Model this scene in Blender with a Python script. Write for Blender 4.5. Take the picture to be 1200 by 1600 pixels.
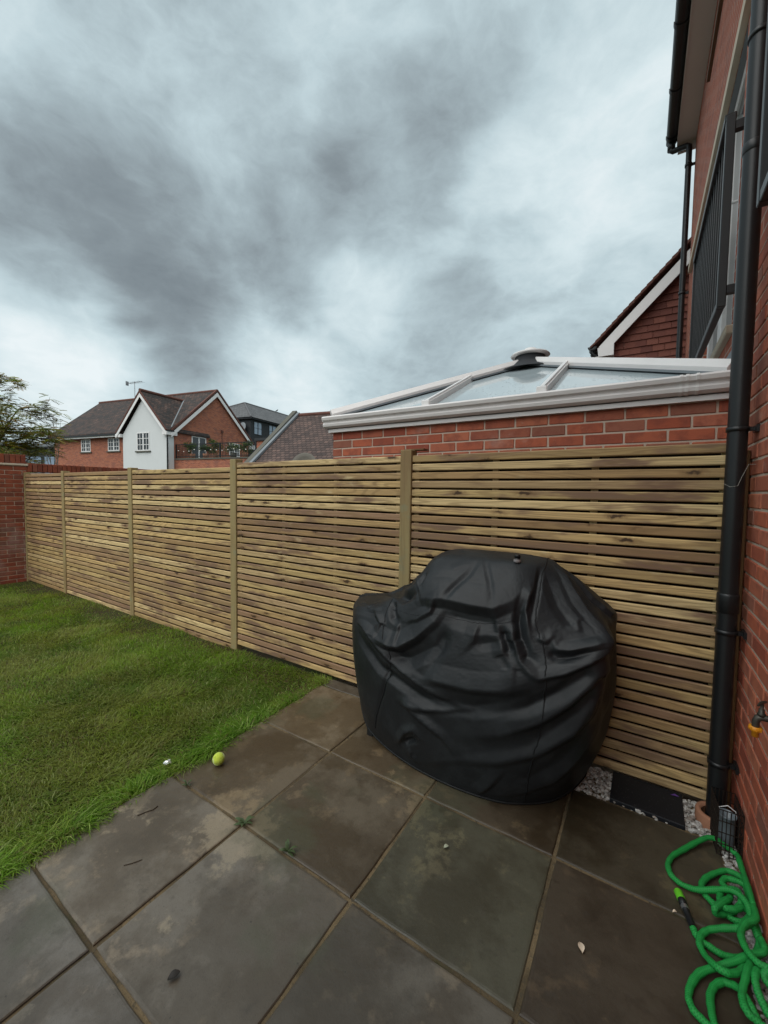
import bpy, bmesh, math, random
import numpy as np
from mathutils import Vector, Matrix

random.seed(11); RNG = np.random.default_rng(5)
for o in list(bpy.data.objects): bpy.data.objects.remove(o)
SC = bpy.context.scene; COL = SC.collection

# ------------------------------------------------------------------ camera
cam_data = bpy.data.cameras.new('camera'); cam = bpy.data.objects.new('camera', cam_data); COL.objects.link(cam)
cam_data.sensor_fit = 'VERTICAL'; cam_data.sensor_height = 36; cam_data.lens = 628.0/1600*36
cam_data.clip_start = .02; cam_data.clip_end = 2000
YAW, PIT, ROL = .5681, .0508, .0142
_f = Vector((-math.sin(YAW)*math.cos(PIT), math.cos(YAW)*math.cos(PIT), -math.sin(PIT)))
_r = Vector((math.cos(YAW), math.sin(YAW), 0)); _u = _r.cross(_f)
_r2 = _r*math.cos(ROL)+_u*math.sin(ROL); _u2 = -_r*math.sin(ROL)+_u*math.cos(ROL)
cam.matrix_world = Matrix(((_r2.x,_u2.x,-_f.x,0),(_r2.y,_u2.y,-_f.y,0),(_r2.z,_u2.z,-_f.z,1.5568),(0,0,0,1)))
SC.camera = cam
SC.render.resolution_x, SC.render.resolution_y = 768, 1024

# ------------------------------------------------------------------ node helper
class NT:
    def __init__(s, tree): s.t = tree; tree.nodes.clear()
    def n(s, typ, ins=None, **kw):
        nd = s.t.nodes.new(typ)
        for k, v in kw.items(): setattr(nd, k, v)
        for k, v in (ins or {}).items():
            sock = nd.inputs[k]
            if isinstance(v, bpy.types.NodeSocket): s.t.links.new(v, sock)
            elif isinstance(v, bpy.types.Node): s.t.links.new(v.outputs[0], sock)
            else: sock.default_value = v
        return nd
    def m(s, op, a, b=0., c=0., clamp=False):
        return s.n('ShaderNodeMath', {0: a, 1: b, 2: c}, operation=op, use_clamp=clamp).outputs[0]
    def vm(s, op, a, b=(0,0,0), **k):
        nd = s.n('ShaderNodeVectorMath', {0: a, 1: b}, operation=op)
        for kk, v in k.items():
            if isinstance(v, bpy.types.NodeSocket): s.t.links.new(v, nd.inputs[kk])
            else: nd.inputs[kk].default_value = v
        return nd.outputs['Value'] if op in ('DOT_PRODUCT','LENGTH','DISTANCE') else nd.outputs[0]
    def mix(s, f, a, b, blend='MIX'):
        nd = s.n('ShaderNodeMix', data_type='RGBA', blend_type=blend)
        for i, v in ((0, f), (6, a), (7, b)):
            if isinstance(v, bpy.types.NodeSocket): s.t.links.new(v, nd.inputs[i])
            else: nd.inputs[i].default_value = v if i == 0 else (*v, 1)
        return nd.outputs[2]
    def ramp(s, f, stops, interp='LINEAR'):
        nd = s.n('ShaderNodeValToRGB', {0: f}); nd.color_ramp.interpolation = interp
        e = nd.color_ramp.elements
        while len(e) < len(stops): e.new(.5)
        for i, (p, c) in enumerate(stops):
            e[i].position = p; e[i].color = (*c, 1) if len(c) == 3 else c
        return nd.outputs[0]
    def rng(s, v, a, b, c=0., d=1., smooth=True):
        return s.n('ShaderNodeMapRange', {'Value': v, 'From Min': a, 'From Max': b, 'To Min': c, 'To Max': d},
                   interpolation_type='SMOOTHSTEP' if smooth else 'LINEAR').outputs[0]
    def noise(s, vec, scale, detail=4., rough=.55, dist=0., dim='3D'):
        return s.n('ShaderNodeTexNoise', {'Vector': vec, 'Scale': scale, 'Detail': detail, 'Roughness': rough, 'Distortion': dist}, noise_dimensions=dim)
    def scale(s, vec, k): return s.n('ShaderNodeVectorMath', {0: vec, 1: k}, operation='MULTIPLY').outputs[0]

# ------------------------------------------------------------------ world: overcast sky
SUN_EL, SUN_AZ = math.radians(55), math.radians(175)          # azimuth from +Y, negative towards -X
SUN_DIR = Vector((math.sin(SUN_AZ)*math.cos(SUN_EL), math.cos(SUN_AZ)*math.cos(SUN_EL), math.sin(SUN_EL)))
world = bpy.data.worlds.new('World'); SC.world = world; world.use_nodes = True
w = NT(world.node_tree)
dirv = w.n('ShaderNodeTexCoord').outputs['Generated']
sky = w.n('ShaderNodeTexSky', sky_type='NISHITA', sun_disc=False, sun_elevation=SUN_EL, sun_rotation=SUN_AZ, air_density=1.2, dust_density=2.)
sep = w.n('ShaderNodeSeparateXYZ', {0: dirv})
dz = w.scale(dirv, (1., 1., 1.7))
warp = w.noise(w.vm('ADD', dz, (3.1, 7.7, .4)), 2.2, 4, .55)
fl2 = w.vm('ADD', dz, w.vm('MULTIPLY', w.vm('SUBTRACT', warp.outputs[1], (.5,.5,.5)), (.22,.22,.22)))
big = w.noise(fl2, 1.6, 2, .5).outputs[0]
med = w.noise(fl2, 3.6, 5, .52).outputs[0]
fine = w.noise(w.vm('ADD', fl2, (9.,2.,5.)), 11., 6, .6).outputs[0]
w1 = w.vm('SUBTRACT', w.noise(w.vm('ADD', dz, (1.,5.,2.)), 3.0, 3, .5).outputs[1], (.5,.5,.5))
wdir = w.vm('NORMALIZE', w.vm('ADD', w.vm('ADD', dirv, (0,0,.045)), w.vm('MULTIPLY', w1, (.22,.22,.22))))
# cloud masses: direction, angular radius, brightness
MASSES = [((-0.813,0.335,0.477),0.155,-0.30), ((-0.733,0.502,0.459),0.158,-0.30), ((-0.835,0.271,0.478),0.102,-0.18), ((-0.625,0.585,0.517),0.108,-0.24), ((-0.546,0.573,0.611),0.086,-0.14), ((-0.816,0.445,0.370),0.120,-0.16), ((-0.786,0.537,0.306),0.092,-0.12), ((-0.823,0.515,0.239),0.079,-0.06), ((-0.396,0.645,0.653),0.123,-0.26), ((-0.473,0.635,0.611),0.076,-0.12), ((-0.282,0.661,0.695),0.092,-0.14), ((-0.653,0.361,0.665),0.150,-0.18), ((-0.785,0.250,0.567),0.075,-0.12), ((-0.535,0.487,0.690),0.111,-0.10), ((-0.220,0.872,0.437),0.135,-0.22), ((-0.060,0.891,0.451),0.086,-0.14), ((-0.343,0.831,0.438),0.091,-0.12), ((-0.472,0.844,0.255),0.164,-0.10), ((-0.903,0.298,0.310),0.116,0.30), ((-0.860,0.394,0.324),0.057,0.14), ((-0.938,0.261,0.227),0.124,0.10), ((-0.691,0.647,0.323),0.105,0.30), ((-0.528,0.713,0.462),0.078,0.12), ((-0.645,0.468,0.604),0.092,0.12), ((-0.565,0.593,0.574),0.050,0.12), ((-0.071,0.798,0.598),0.178,0.18), ((-0.020,0.736,0.677),0.118,0.14), ((-0.700,0.269,0.662),0.069,0.06), ((-0.460,0.705,0.540),0.072,0.08), ((-0.128,0.933,0.336),0.135,0.08), ((-0.228,0.791,0.568),0.120,0.08), ((-0.890,0.417,0.186),0.177,0.12), ((-0.653,0.733,0.193),0.168,0.10)]
acc = w.m('MULTIPLY_ADD', big, .10, .525)
acc = w.m('ADD', acc, w.m('MULTIPLY_ADD', med, .50, -.25))
acc = w.m('ADD', acc, w.m('MULTIPLY_ADD', fine, .20, -.10))
puff = w.m('ABSOLUTE', w.m('SUBTRACT', w.noise(w.vm('ADD', fl2, (2.,8.,1.)), 5.2, 6, .6).outputs[0], .5))
acc = w.m('ADD', acc, w.m('MULTIPLY_ADD', puff, -.75, .064))
fbm = w.noise(w.vm('ADD', fl2, (6.,1.,3.)), 7.5, 9, .66).outputs[0]
acc = w.m('ADD', acc, w.m('MULTIPLY_ADD', fbm, .19, -.095))
for d, r_, amp in MASSES:
    k = w.rng(w.vm('DOT_PRODUCT', wdir, tuple(Vector(d).normalized())), math.cos(r_*1.55), math.cos(r_*.2))
    acc = w.m('MULTIPLY_ADD', k, amp*.80, acc)
cloud = w.ramp(acc, [(.0,(.102,.121,.132)), (.16,(.128,.152,.164)), (.40,(.198,.242,.259)), (.60,(.272,.333,.353)), (.80,(.348,.408,.424)), (1.,(.43,.468,.478))])
scol = w.vm('SCALE', sky.outputs[0], Scale=.10)
mixed = w.mix(.03, cloud, scol)
bg = w.n('ShaderNodeBackground', {'Color': mixed, 'Strength': 1.0})
w.n('ShaderNodeOutputWorld', {'Surface': bg.outputs[0]})

# ------------------------------------------------------------------ sun through the cloud
sun_data = bpy.data.lights.new('sun', 'SUN'); sun_data.energy = 1.5; sun_data.angle = math.radians(80); sun_data.color = (1., .97, .93)
sun = bpy.data.objects.new('sun', sun_data); COL.objects.link(sun)
sun.rotation_euler = SUN_DIR.to_track_quat('Z', 'Y').to_euler()
vs = SC.view_settings; vs.view_transform = 'Standard'; vs.look = 'None'; vs.exposure = .97; vs.gamma = 1.; vs.use_curve_mapping = False
SC.render.engine = 'CYCLES'

# ------------------------------------------------------------------ materials
MATS = {}
def mat(name, fn):
    if name in MATS: return MATS[name]
    m = bpy.data.materials.new(name); m.use_nodes = True; t = NT(m.node_tree)
    t.b = t.n('ShaderNodeBsdfPrincipled'); t.o = t.n('ShaderNodeOutputMaterial', {'Surface': t.b.outputs[0]})
    fn(t); MATS[name] = m; return m
def setb(t, **k):
    for kk, v in k.items():
        s = t.b.inputs[{'col':'Base Color','rough':'Roughness','spec':'Specular IOR Level','metal':'Metallic','ior':'IOR','coat':'Coat Weight','trans':'Transmission Weight','norm':'Normal','sub':'Subsurface Weight','sheen':'Sheen Weight','emis':'Emission Color','estr':'Emission Strength'}[kk]]
        if isinstance(v, bpy.types.NodeSocket): t.t.links.new(v, s)
        elif isinstance(v, tuple) and len(v) == 3: s.default_value = (*v, 1)
        else: s.default_value = v
def bump(t, h, strength=.4, dist=.01, prev=None):
    d = {'Height': h, 'Strength': strength, 'Distance': dist}
    if prev is not None: d['Normal'] = prev
    return t.n('ShaderNodeBump', d).outputs[0]
def objc(t): return t.n('ShaderNodeTexCoord').outputs['Object']
def rnd(t): return t.n('ShaderNodeObjectInfo').outputs['Random']
def shifted(t, k=41.):
    r = t.m('MULTIPLY', rnd(t), k)
    return t.vm('ADD', objc(t), t.n('ShaderNodeCombineXYZ', {0: r, 1: t.m('MULTIPLY', r, 1.7), 2: t.m('MULTIPLY', r, .6)}).outputs[0])

def m_plain(name, col, rough=.5, spec=.4, metal=0., var=.12, nscale=30., bmp=.1):
    def f(t):
        p = objc(t); a = t.noise(p, nscale, 5, .6).outputs[0]; b2 = t.noise(p, nscale*.13, 3).outputs[0]
        k = t.m('ADD', t.m('MULTIPLY_ADD', a, var, 1-var*.5), t.m('MULTIPLY_ADD', b2, var*1.6, -var*.8))
        setb(t, col=t.vm('SCALE', tuple(col), Scale=k), rough=t.m('MULTIPLY_ADD', b2, .2, rough-.1), spec=spec, metal=metal, norm=bump(t, a, bmp, .002))
    return mat(name, f)

def f_slat(t):
    p = shifted(t); r = rnd(t)
    contour = t.noise(t.scale(p, (.7, 9., 9.)), 1., 2, .4, .4).outputs[0]
    ring = t.m('SINE', t.m('MULTIPLY', contour, 95.))
    fibre = t.noise(t.scale(p, (4., 190., 190.)), 1., 3, .6).outputs[0]
    stain = t.noise(t.scale(p, (1.1, 6., 6.)), 1.3, 4, .6).outputs[0]
    stain2 = t.noise(t.scale(p, (3.2, 9., 9.)), 1.7, 3, .6).outputs[0]
    tone = t.ramp(t.m('FRACT', t.m('MULTIPLY', r, 7.31)), [(0,(.62,.435,.195)),(.2,(.43,.28,.125)),(.36,(.25,.145,.078)),(.56,(.70,.53,.265)),(.74,(.30,.175,.108)),(.88,(.55,.40,.175)),(1,(.37,.25,.11))])
    c = t.mix(t.rng(stain, .50, .64), tone, (.215,.13,.085))
    c = t.mix(t.rng(stain2, .60, .78, 0, .7), c, (.60,.48,.27))
    c = t.mix(t.m('MULTIPLY', t.rng(ring, .0, 1.), .46), c, (.23,.145,.065))
    c = t.mix(t.m('MULTIPLY', t.rng(fibre, .42, .68), .42), c, (.20,.14,.075))
    sp = t.n('ShaderNodeSeparateXYZ', {0: p})
    kv = t.n('ShaderNodeCombineXYZ', {0: t.m('MULTIPLY', sp.outputs[0], 4.2), 1: t.m('MULTIPLY', sp.outputs[2], 17.), 2: t.m('MULTIPLY', r, 60.)}).outputs[0]
    kv = t.vm('ADD', kv, t.vm('MULTIPLY', t.vm('SUBTRACT', t.noise(p, 30, 2).outputs[1], (.5,.5,.5)), (.22,.6,0)))
    vor = t.n('ShaderNodeTexVoronoi', {'Vector': kv, 'Scale': 1., 'Randomness': 1.}, feature='F1', distance='EUCLIDEAN')
    keep = t.rng(t.n('ShaderNodeSeparateColor', {0: vor.outputs['Color']}).outputs[0], .50, .56)
    kd = vor.outputs['Distance']
    c = t.mix(t.m('MULTIPLY', t.rng(kd, .40, .12, 0, .65), keep), c, (.20,.115,.05))
    c = t.mix(t.m('MULTIPLY', t.rng(kd, .20, .10, 0, .95), keep), c, (.060,.034,.018))
    h = t.m('ADD', t.m('MULTIPLY', fibre, .6), t.m('MULTIPLY', ring, .12))
    setb(t, col=c, rough=.62, spec=.3, norm=bump(t, h, .35, .0025))
SLAT = mat('softwood_slat', f_slat)
def f_post(t):
    p = shifted(t)
    fib = t.noise(t.scale(p, (60., 60., 2.2)), 1., 4, .6).outputs[0]; st = t.noise(t.scale(p, (5., 5., 1.2)), 1.4, 4).outputs[0]
    c = t.mix(t.rng(st, .4, .7), (.30,.235,.11), (.235,.16,.075))
    c = t.mix(t.rng(t.noise(p, 9, 3).outputs[0], .58, .7, 0, .5), c, (.23,.24,.15))
    c = t.mix(t.rng(fib, .45, .75, 0, .5), c, (.15,.10,.05))
    setb(t, col=c, rough=.65, spec=.3, norm=bump(t, fib, .3, .003))
POST = mat('softwood_post', f_post)
GAPDARK = m_plain('gap_shade_backing', (.018,.013,.009), .8, .1, var=.5, nscale=20)  # near-black, stands for the shade between fence slats
BROWNPOST = m_plain('brown_treated_post', (.16,.082,.032), .6, .3, var=.35, nscale=25)

def brick_colour(t, r, p):
    c = t.ramp(r, [(0,(.38,.095,.052)),(.18,(.46,.13,.068)),(.36,(.30,.075,.045)),(.52,(.50,.17,.095)),(.68,(.41,.11,.06)),(.82,(.25,.105,.072)),(1,(.46,.15,.09))])
    n = t.noise(p, 55, 5, .65).outputs[0]; n2 = t.noise(p, 11, 4, .6).outputs[0]
    c = t.mix(t.rng(n2, .42, .68, 0, .65), c, (.23,.068,.046))
    c = t.mix(t.rng(n, .62, .74, 0, .6), c, (.43,.24,.17))
    return c, n
def f_brick(t):
    p = shifted(t); c, n = brick_colour(t, rnd(t), p)
    pz = t.n('ShaderNodeNewGeometry').outputs['Position']
    lime = t.noise(t.vm('MULTIPLY', pz, (1.2,1.2,2.2)), 1.6, 5, .6).outputs[0]
    c = t.mix(t.rng(lime, .60, .78, 0, .55), c, (.42,.32,.27))
    setb(t, col=c, rough=.82, spec=.25, norm=bump(t, n, .55, .004))
BRICK = mat('red_stock_brick', f_brick)
def f_oldbrick(t):
    p = shifted(t); c, n = brick_colour(t, rnd(t), p)
    pz = t.n('ShaderNodeNewGeometry').outputs['Position']
    sp = t.n('ShaderNodeSeparateXYZ', {0: pz})
    patch = t.noise(t.vm('MULTIPLY', pz, (1.,1.6,1.)), 1.5, 5, .6).outputs[0]
    k = t.m('MULTIPLY', t.rng(patch, .42, .62), t.rng(t.m('ABSOLUTE', t.m('SUBTRACT', sp.outputs[2], .55)), .75, .2))
    c = t.mix(t.m('MULTIPLY', k, .6), t.vm('SCALE', c, Scale=.62), (.30,.22,.20))
    setb(t, col=c, rough=.85, spec=.2, norm=bump(t, n, .5, .004))
OLDBRICK = mat('old_garden_brick', f_oldbrick)
def f_mortar(t):
    p = objc(t); n = t.noise(p, 90, 5, .65).outputs[0]; n2 = t.noise(p, 4, 4).outputs[0]
    c = t.mix(n2, (.46,.36,.285), (.60,.49,.40)); c = t.mix(t.rng(n, .55, .75, 0, .5), c, (.30,.22,.17))
    setb(t, col=c, rough=.9, spec=.15, norm=bump(t, n, .6, .004))
MORTAR = mat('sandy_mortar', f_mortar)

def uvc(t): return t.n('ShaderNodeUVMap').outputs[0]
def f_brickwall(cols, mortar, scale=1.):
    def f(t):
        u = uvc(t); p = objc(t)
        b = t.n('ShaderNodeTexBrick', {'Vector': u, 'Color1': (0,0,0,1), 'Color2': (1,1,1,1), 'Mortar': (.5,.5,.5,1), 'Scale': 1./scale, 'Mortar Size': .005, 'Mortar Smooth': .1, 'Bias': 0., 'Brick Width': .225, 'Row Height': .075}, offset=.5)
        r = t.n('ShaderNodeSeparateColor', {0: b.outputs[0]}).outputs[0]
        c = t.ramp(r, cols); n = t.noise(p, 14, 6, .65).outputs[0]
        c = t.mix(t.rng(n, .45, .75, 0, .55), c, tuple(x*.62 for x in cols[0][1]))
        c = t.mix(b.outputs[1], c, mortar)
        setb(t, col=c, rough=.85, spec=.2, norm=bump(t, t.m('SUBTRACT', t.m('MULTIPLY', n, .3), b.outputs[1]), .6, .008))
    return f
WALLBRICK = mat('brick_wall_far', f_brickwall([(0,(.30,.085,.05)),(.35,(.40,.12,.07)),(.7,(.34,.10,.06)),(1,(.25,.085,.06))], (.42,.32,.26)))
HOUSEBRICK = mat('brick_wall_estate', f_brickwall([(0,(.34,.11,.06)),(.35,(.42,.15,.085)),(.7,(.30,.095,.06)),(1,(.24,.09,.065))], (.36,.25,.19)))
def f_rooftile(cols, bw=.165, rh=.105, bs=.9):
    def f(t):
        u = uvc(t)
        b = t.n('ShaderNodeTexBrick', {'Vector': u, 'Color1': (0,0,0,1), 'Color2': (1,1,1,1), 'Mortar': (.5,.5,.5,1), 'Scale': 1., 'Mortar Size': .016, 'Mortar Smooth': .3, 'Brick Width': bw, 'Row Height': rh}, offset=.5)
        r = t.n('ShaderNodeSeparateColor', {0: b.outputs[0]}).outputs[0]
        big = t.noise(u, .8, 4, .6).outputs[0]
        c = t.ramp(t.m('MULTIPLY_ADD', r, .75, t.m('MULTIPLY_ADD', big, .9, -.33), clamp=True), cols)
        sv = t.n('ShaderNodeSeparateXYZ', {0: u}).outputs[1]
        saw = t.m('FRACT', t.m('DIVIDE', sv, rh))
        c = t.mix(t.m('MULTIPLY', b.outputs[1], .85), c, (.022,.018,.017))
        setb(t, col=c, rough=.75, spec=.25, norm=bump(t, t.m('SUBTRACT', t.m('MULTIPLY', saw, -1.), b.outputs[1]), bs, .02))
    return f
ROOFMIX = mat('mixed_plain_roof_tiles', f_rooftile([(0,(.030,.027,.026)),(.4,(.050,.041,.038)),(.7,(.075,.050,.042)),(.88,(.10,.062,.050)),(1,(.15,.105,.088))], .26, .20))
ROOFGREY = mat('brown_grey_roof_tiles', f_rooftile([(0,(.050,.036,.033)),(.5,(.088,.060,.052)),(1,(.14,.09,.075))], .20, .17))
SLATE = mat('grey_slate_roof', f_rooftile([(0,(.085,.087,.09)),(.6,(.11,.112,.115)),(1,(.14,.142,.145))], .4, .28, .4))
REDTILE = m_plain('red_clay_tile', (.115,.050,.038), .75, .25, var=.5, nscale=18, bmp=.3)
def f_hung(t):
    p = shifted(t); n = t.noise(p, 40, 4).outputs[0]
    c = t.ramp(rnd(t), [(0,(.125,.042,.032)),(.4,(.17,.058,.042)),(.75,(.21,.075,.052)),(1,(.14,.052,.043))])
    setb(t, col=t.mix(t.rng(n, .5, .75, 0, .5), c, (.10,.035,.028)), rough=.75, spec=.25, norm=bump(t, n, .3, .003))
HUNGTILE = mat('hung_clay_tile', f_hung)
RENDER_W = m_plain('white_render', (.62,.64,.64), .85, .2, var=.06, nscale=12)
UPVC = m_plain('white_upvc', (.74,.73,.72), .38, .45, var=.05, nscale=8, bmp=.02)
UPVC_OLD = m_plain('weathered_white_upvc', (.74,.72,.71), .42, .4, var=.16, nscale=5, bmp=.03)
SOFFIT = m_plain('soffit_board', (.58,.54,.51), .5, .4, var=.06, nscale=6)
STONE = m_plain('cream_stone', (.52,.45,.35), .8, .25, var=.14, nscale=20)
GREYSTONE = m_plain('grey_coping_stone', (.11,.107,.09), .85, .2, var=.3, nscale=12)
BLACKPVC = m_plain('black_pvc_pipe', (.011,.012,.013), .38, .42, var=.2, nscale=8, bmp=.04)
BLACKIRON = m_plain('black_painted_iron', (.012,.013,.014), .42, .4, var=.2, nscale=12)
LEAD = m_plain('lead_flashing', (.17,.19,.205), .5, .5, var=.2, nscale=10)
DARKCLAD = m_plain('dark_grey_cladding', (.030,.033,.037), .7, .3, var=.2, nscale=6)
TERRACOTTA = m_plain('terracotta', (.34,.165,.10), .8, .2, var=.25, nscale=22)
def f_glass(t):
    p = objc(t); d = t.n('ShaderNodeTexVoronoi', {'Vector': p, 'Scale': 42.}).outputs['Distance']; n = t.noise(p, 3, 4).outputs[0]
    drop = t.m('MULTIPLY', t.rng(d, .28, .1), t.rng(n, .48, .6))
    setb(t, col=t.mix(n, (.36,.43,.46), (.46,.53,.55)), rough=.05, spec=.9, ior=1.7, norm=bump(t, drop, .5, .004))
ROOFGLASS = mat('conservatory_glass', f_glass)
def f_wglass(t): setb(t, col=(.020,.024,.028), rough=.06, spec=.6, ior=1.52)
WINGLASS = mat('dark_window_glass', f_wglass)
def f_wglass2(t): setb(t, col=(.20,.27,.36), rough=.08, spec=.6, ior=1.7)
BLUEGLASS = mat('sky_blue_window_glass', f_wglass2)
CURTAIN = m_plain('net_curtain', (.34,.34,.34), .8, .2, var=.3, nscale=9)

def f_slab(t):
    p = t.n('ShaderNodeNewGeometry').outputs['Position']; r = rnd(t)
    off = t.vm('ADD', p, t.n('ShaderNodeCombineXYZ', {0: t.m('MULTIPLY', r, 30.), 1: t.m('MULTIPLY', r, 17.), 2: 0.}).outputs[0])
    a = t.noise(off, 2.2, 8, .66).outputs[0]; b2 = t.noise(off, 6., 8, .68).outputs[0]; g = t.noise(off, 210, 2, .6).outputs[0]
    riv = t.noise(off, 16, 7, .62).outputs[0]
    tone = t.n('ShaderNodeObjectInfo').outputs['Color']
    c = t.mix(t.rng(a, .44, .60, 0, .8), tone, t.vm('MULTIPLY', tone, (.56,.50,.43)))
    c = t.mix(t.rng(b2, .55, .66, 0, .55), c, t.vm('MULTIPLY', tone, (1.75,1.6,1.4)))
    c = t.mix(t.rng(b2, .44, .36, 0, .5), c, t.vm('MULTIPLY', tone, (.55,.52,.50)))
    wear = t.noise(p, 1.5, 9, .70).outputs[0]                  # pale dried silt, runs across joints
    c = t.mix(t.rng(wear, .555, .60, 0, .6), c, t.vm('MULTIPLY', tone, (2.0,1.9,1.65)))
    damp = t.noise(t.vm('ADD', p, (4.,9.,0.)), 1.1, 8, .64).outputs[0]
    dk = t.rng(damp, .47, .545)
    c = t.mix(t.m('MULTIPLY', dk, .62), c, t.vm('MULTIPLY', tone, (.45,.40,.34)))
    alg = t.noise(t.vm('ADD', p, (1.,3.,0.)), 1.6, 7, .6).outputs[0]; c = t.mix(t.rng(alg, .54, .64, 0, .45), c, (.070,.076,.045))
    c = t.mix(t.rng(riv, .58, .72, 0, .4), c, (.050,.042,.032)); c = t.mix(t.rng(g, .56, .74, 0, .35), c, (.04,.035,.03))
    spot = t.noise(p, 60, 3, .6).outputs[0]; c = t.mix(t.rng(spot, .70, .76, 0, .7), c, (.03,.026,.022))
    ro = t.m('ADD', t.m('MULTIPLY', b2, .30), t.m('MULTIPLY_ADD', dk, -.18, .36))
    h = t.m('ADD', t.m('MULTIPLY', riv, 1.), t.m('ADD', t.m('MULTIPLY', b2, .8), t.m('MULTIPLY', g, .06)))
    setb(t, col=c, rough=ro, spec=.42, norm=bump(t, h, .30, .008))
SLABM = mat('riven_sandstone_slab', f_slab)
def f_bed(t):
    p = t.n('ShaderNodeNewGeometry').outputs['Position']; n = t.noise(p, 60, 5, .65).outputs[0]; k = t.noise(p, 3.2, 4).outputs[0]
    c = t.mix(t.rng(k, .4, .6), (.17,.125,.07), (.085,.064,.037)); c = t.mix(t.rng(k, .60, .68, 0, .7), c, (.045,.052,.022))
    setb(t, col=t.mix(t.rng(n, .5, .7), c, (.07,.058,.04)), rough=.9, spec=.2, norm=bump(t, n, .8, .006))
BED = mat('sandy_pointing', f_bed)
def f_soil(t):
    p = t.n('ShaderNodeNewGeometry').outputs['Position']; n = t.noise(p, 14, 6, .65).outputs[0]; k = t.noise(p, 1.3, 4).outputs[0]
    c = t.mix(t.rng(k, .4, .62), (.040,.052,.016), (.042,.034,.020)); c = t.mix(t.rng(n, .5, .7, 0, .6), c, (.07,.058,.034))
    setb(t, col=c, rough=.95, spec=.1, norm=bump(t, n, .8, .02))
SOIL = mat('soil_and_thatch', f_soil)
def f_ground(t):
    p = t.n('ShaderNodeNewGeometry').outputs['Position']; n = t.noise(p, .6, 6, .6).outputs[0]
    setb(t, col=t.mix(n, (.055,.065,.03), (.09,.085,.06)), rough=.95, spec=.1)
GROUND = mat('distant_ground', f_ground)
def f_grass(t):
    a = t.n('ShaderNodeAttribute', attribute_name='tint').outputs['Color']
    setb(t, col=a, rough=.5, spec=.3, sub=0.)
    tr = t.n('ShaderNodeBsdfTranslucent', {'Color': t.vm('MULTIPLY', a, (1.1,1.25,.6))})
    mx = t.n('ShaderNodeMixShader', {0: .50, 1: t.b.outputs[0], 2: tr.outputs[0]})
    t.t.links.new(mx.outputs[0], t.o.inputs[0])
GRASS = mat('grass_blades', f_grass)
LEAVES = mat('leaves', f_grass)
BARK = m_plain('bark', (.075,.06,.045), .9, .1, var=.4, nscale=25, bmp=.6)
def f_gravel(t):
    a = t.n('ShaderNodeAttribute', attribute_name='tint').outputs['Color']
    setb(t, col=t.vm('SCALE', a, Scale=.8), rough=.6, spec=.35)
GRAVEL = mat('white_gravel', f_gravel)
def f_cover(t):
    p = objc(t)
    weave = t.noise(p, 900, 2, .5).outputs[0]; cr = t.noise(p, 26, 5, .62, 1.1).outputs[0]; big = t.noise(p, 3, 4, .6).outputs[0]; dust = t.noise(p, 7, 6, .65).outputs[0]
    cre = t.m('ABSOLUTE', t.m('SUBTRACT', t.noise(p, 8.5, 4, .55, .7).outputs[0], .5))
    h = t.m('ADD', t.m('MULTIPLY', cr, .5), t.m('ADD', t.m('MULTIPLY', cre, .8), t.m('MULTIPLY', weave, .03)))
    c = t.mix(t.rng(dust, .42, .72), (.0098,.0116,.0134), (.0175,.0205,.0228))
    setb(t, col=c, rough=t.m('MULTIPLY_ADD', big, .14, .42), spec=.34, norm=bump(t, h, .10, .005))
COVER = mat('black_polyester_cover', f_cover)
COVERSEAM = m_plain('black_seam_tape', (.008,.009,.010), .6, .3, var=.2, nscale=60)
def f_hose(t):
    u = uvc(t); s = t.n('ShaderNodeSeparateXYZ', {0: u})
    k = t.m('SINE', t.m('ADD', t.m('MULTIPLY', s.outputs[0], 900.), t.m('MULTIPLY', s.outputs[1], 6.283*4)))
    k2 = t.m('SINE', t.m('SUBTRACT', t.m('MULTIPLY', s.outputs[0], 900.), t.m('MULTIPLY', s.outputs[1], 6.283*4)))
    h = t.m('MAXIMUM', k, k2); n = t.noise(objc(t), 9, 4).outputs[0]
    c = t.mix(t.rng(h, -.6, .9), (.008,.17,.032), (.018,.29,.055)); c = t.mix(t.rng(n, .5, .75, 0, .4), c, (.02,.16,.04))
    setb(t, col=c, rough=.62, spec=.3, norm=bump(t, h, .25, .0015))
HOSEM = mat('green_woven_hose', f_hose)

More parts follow.
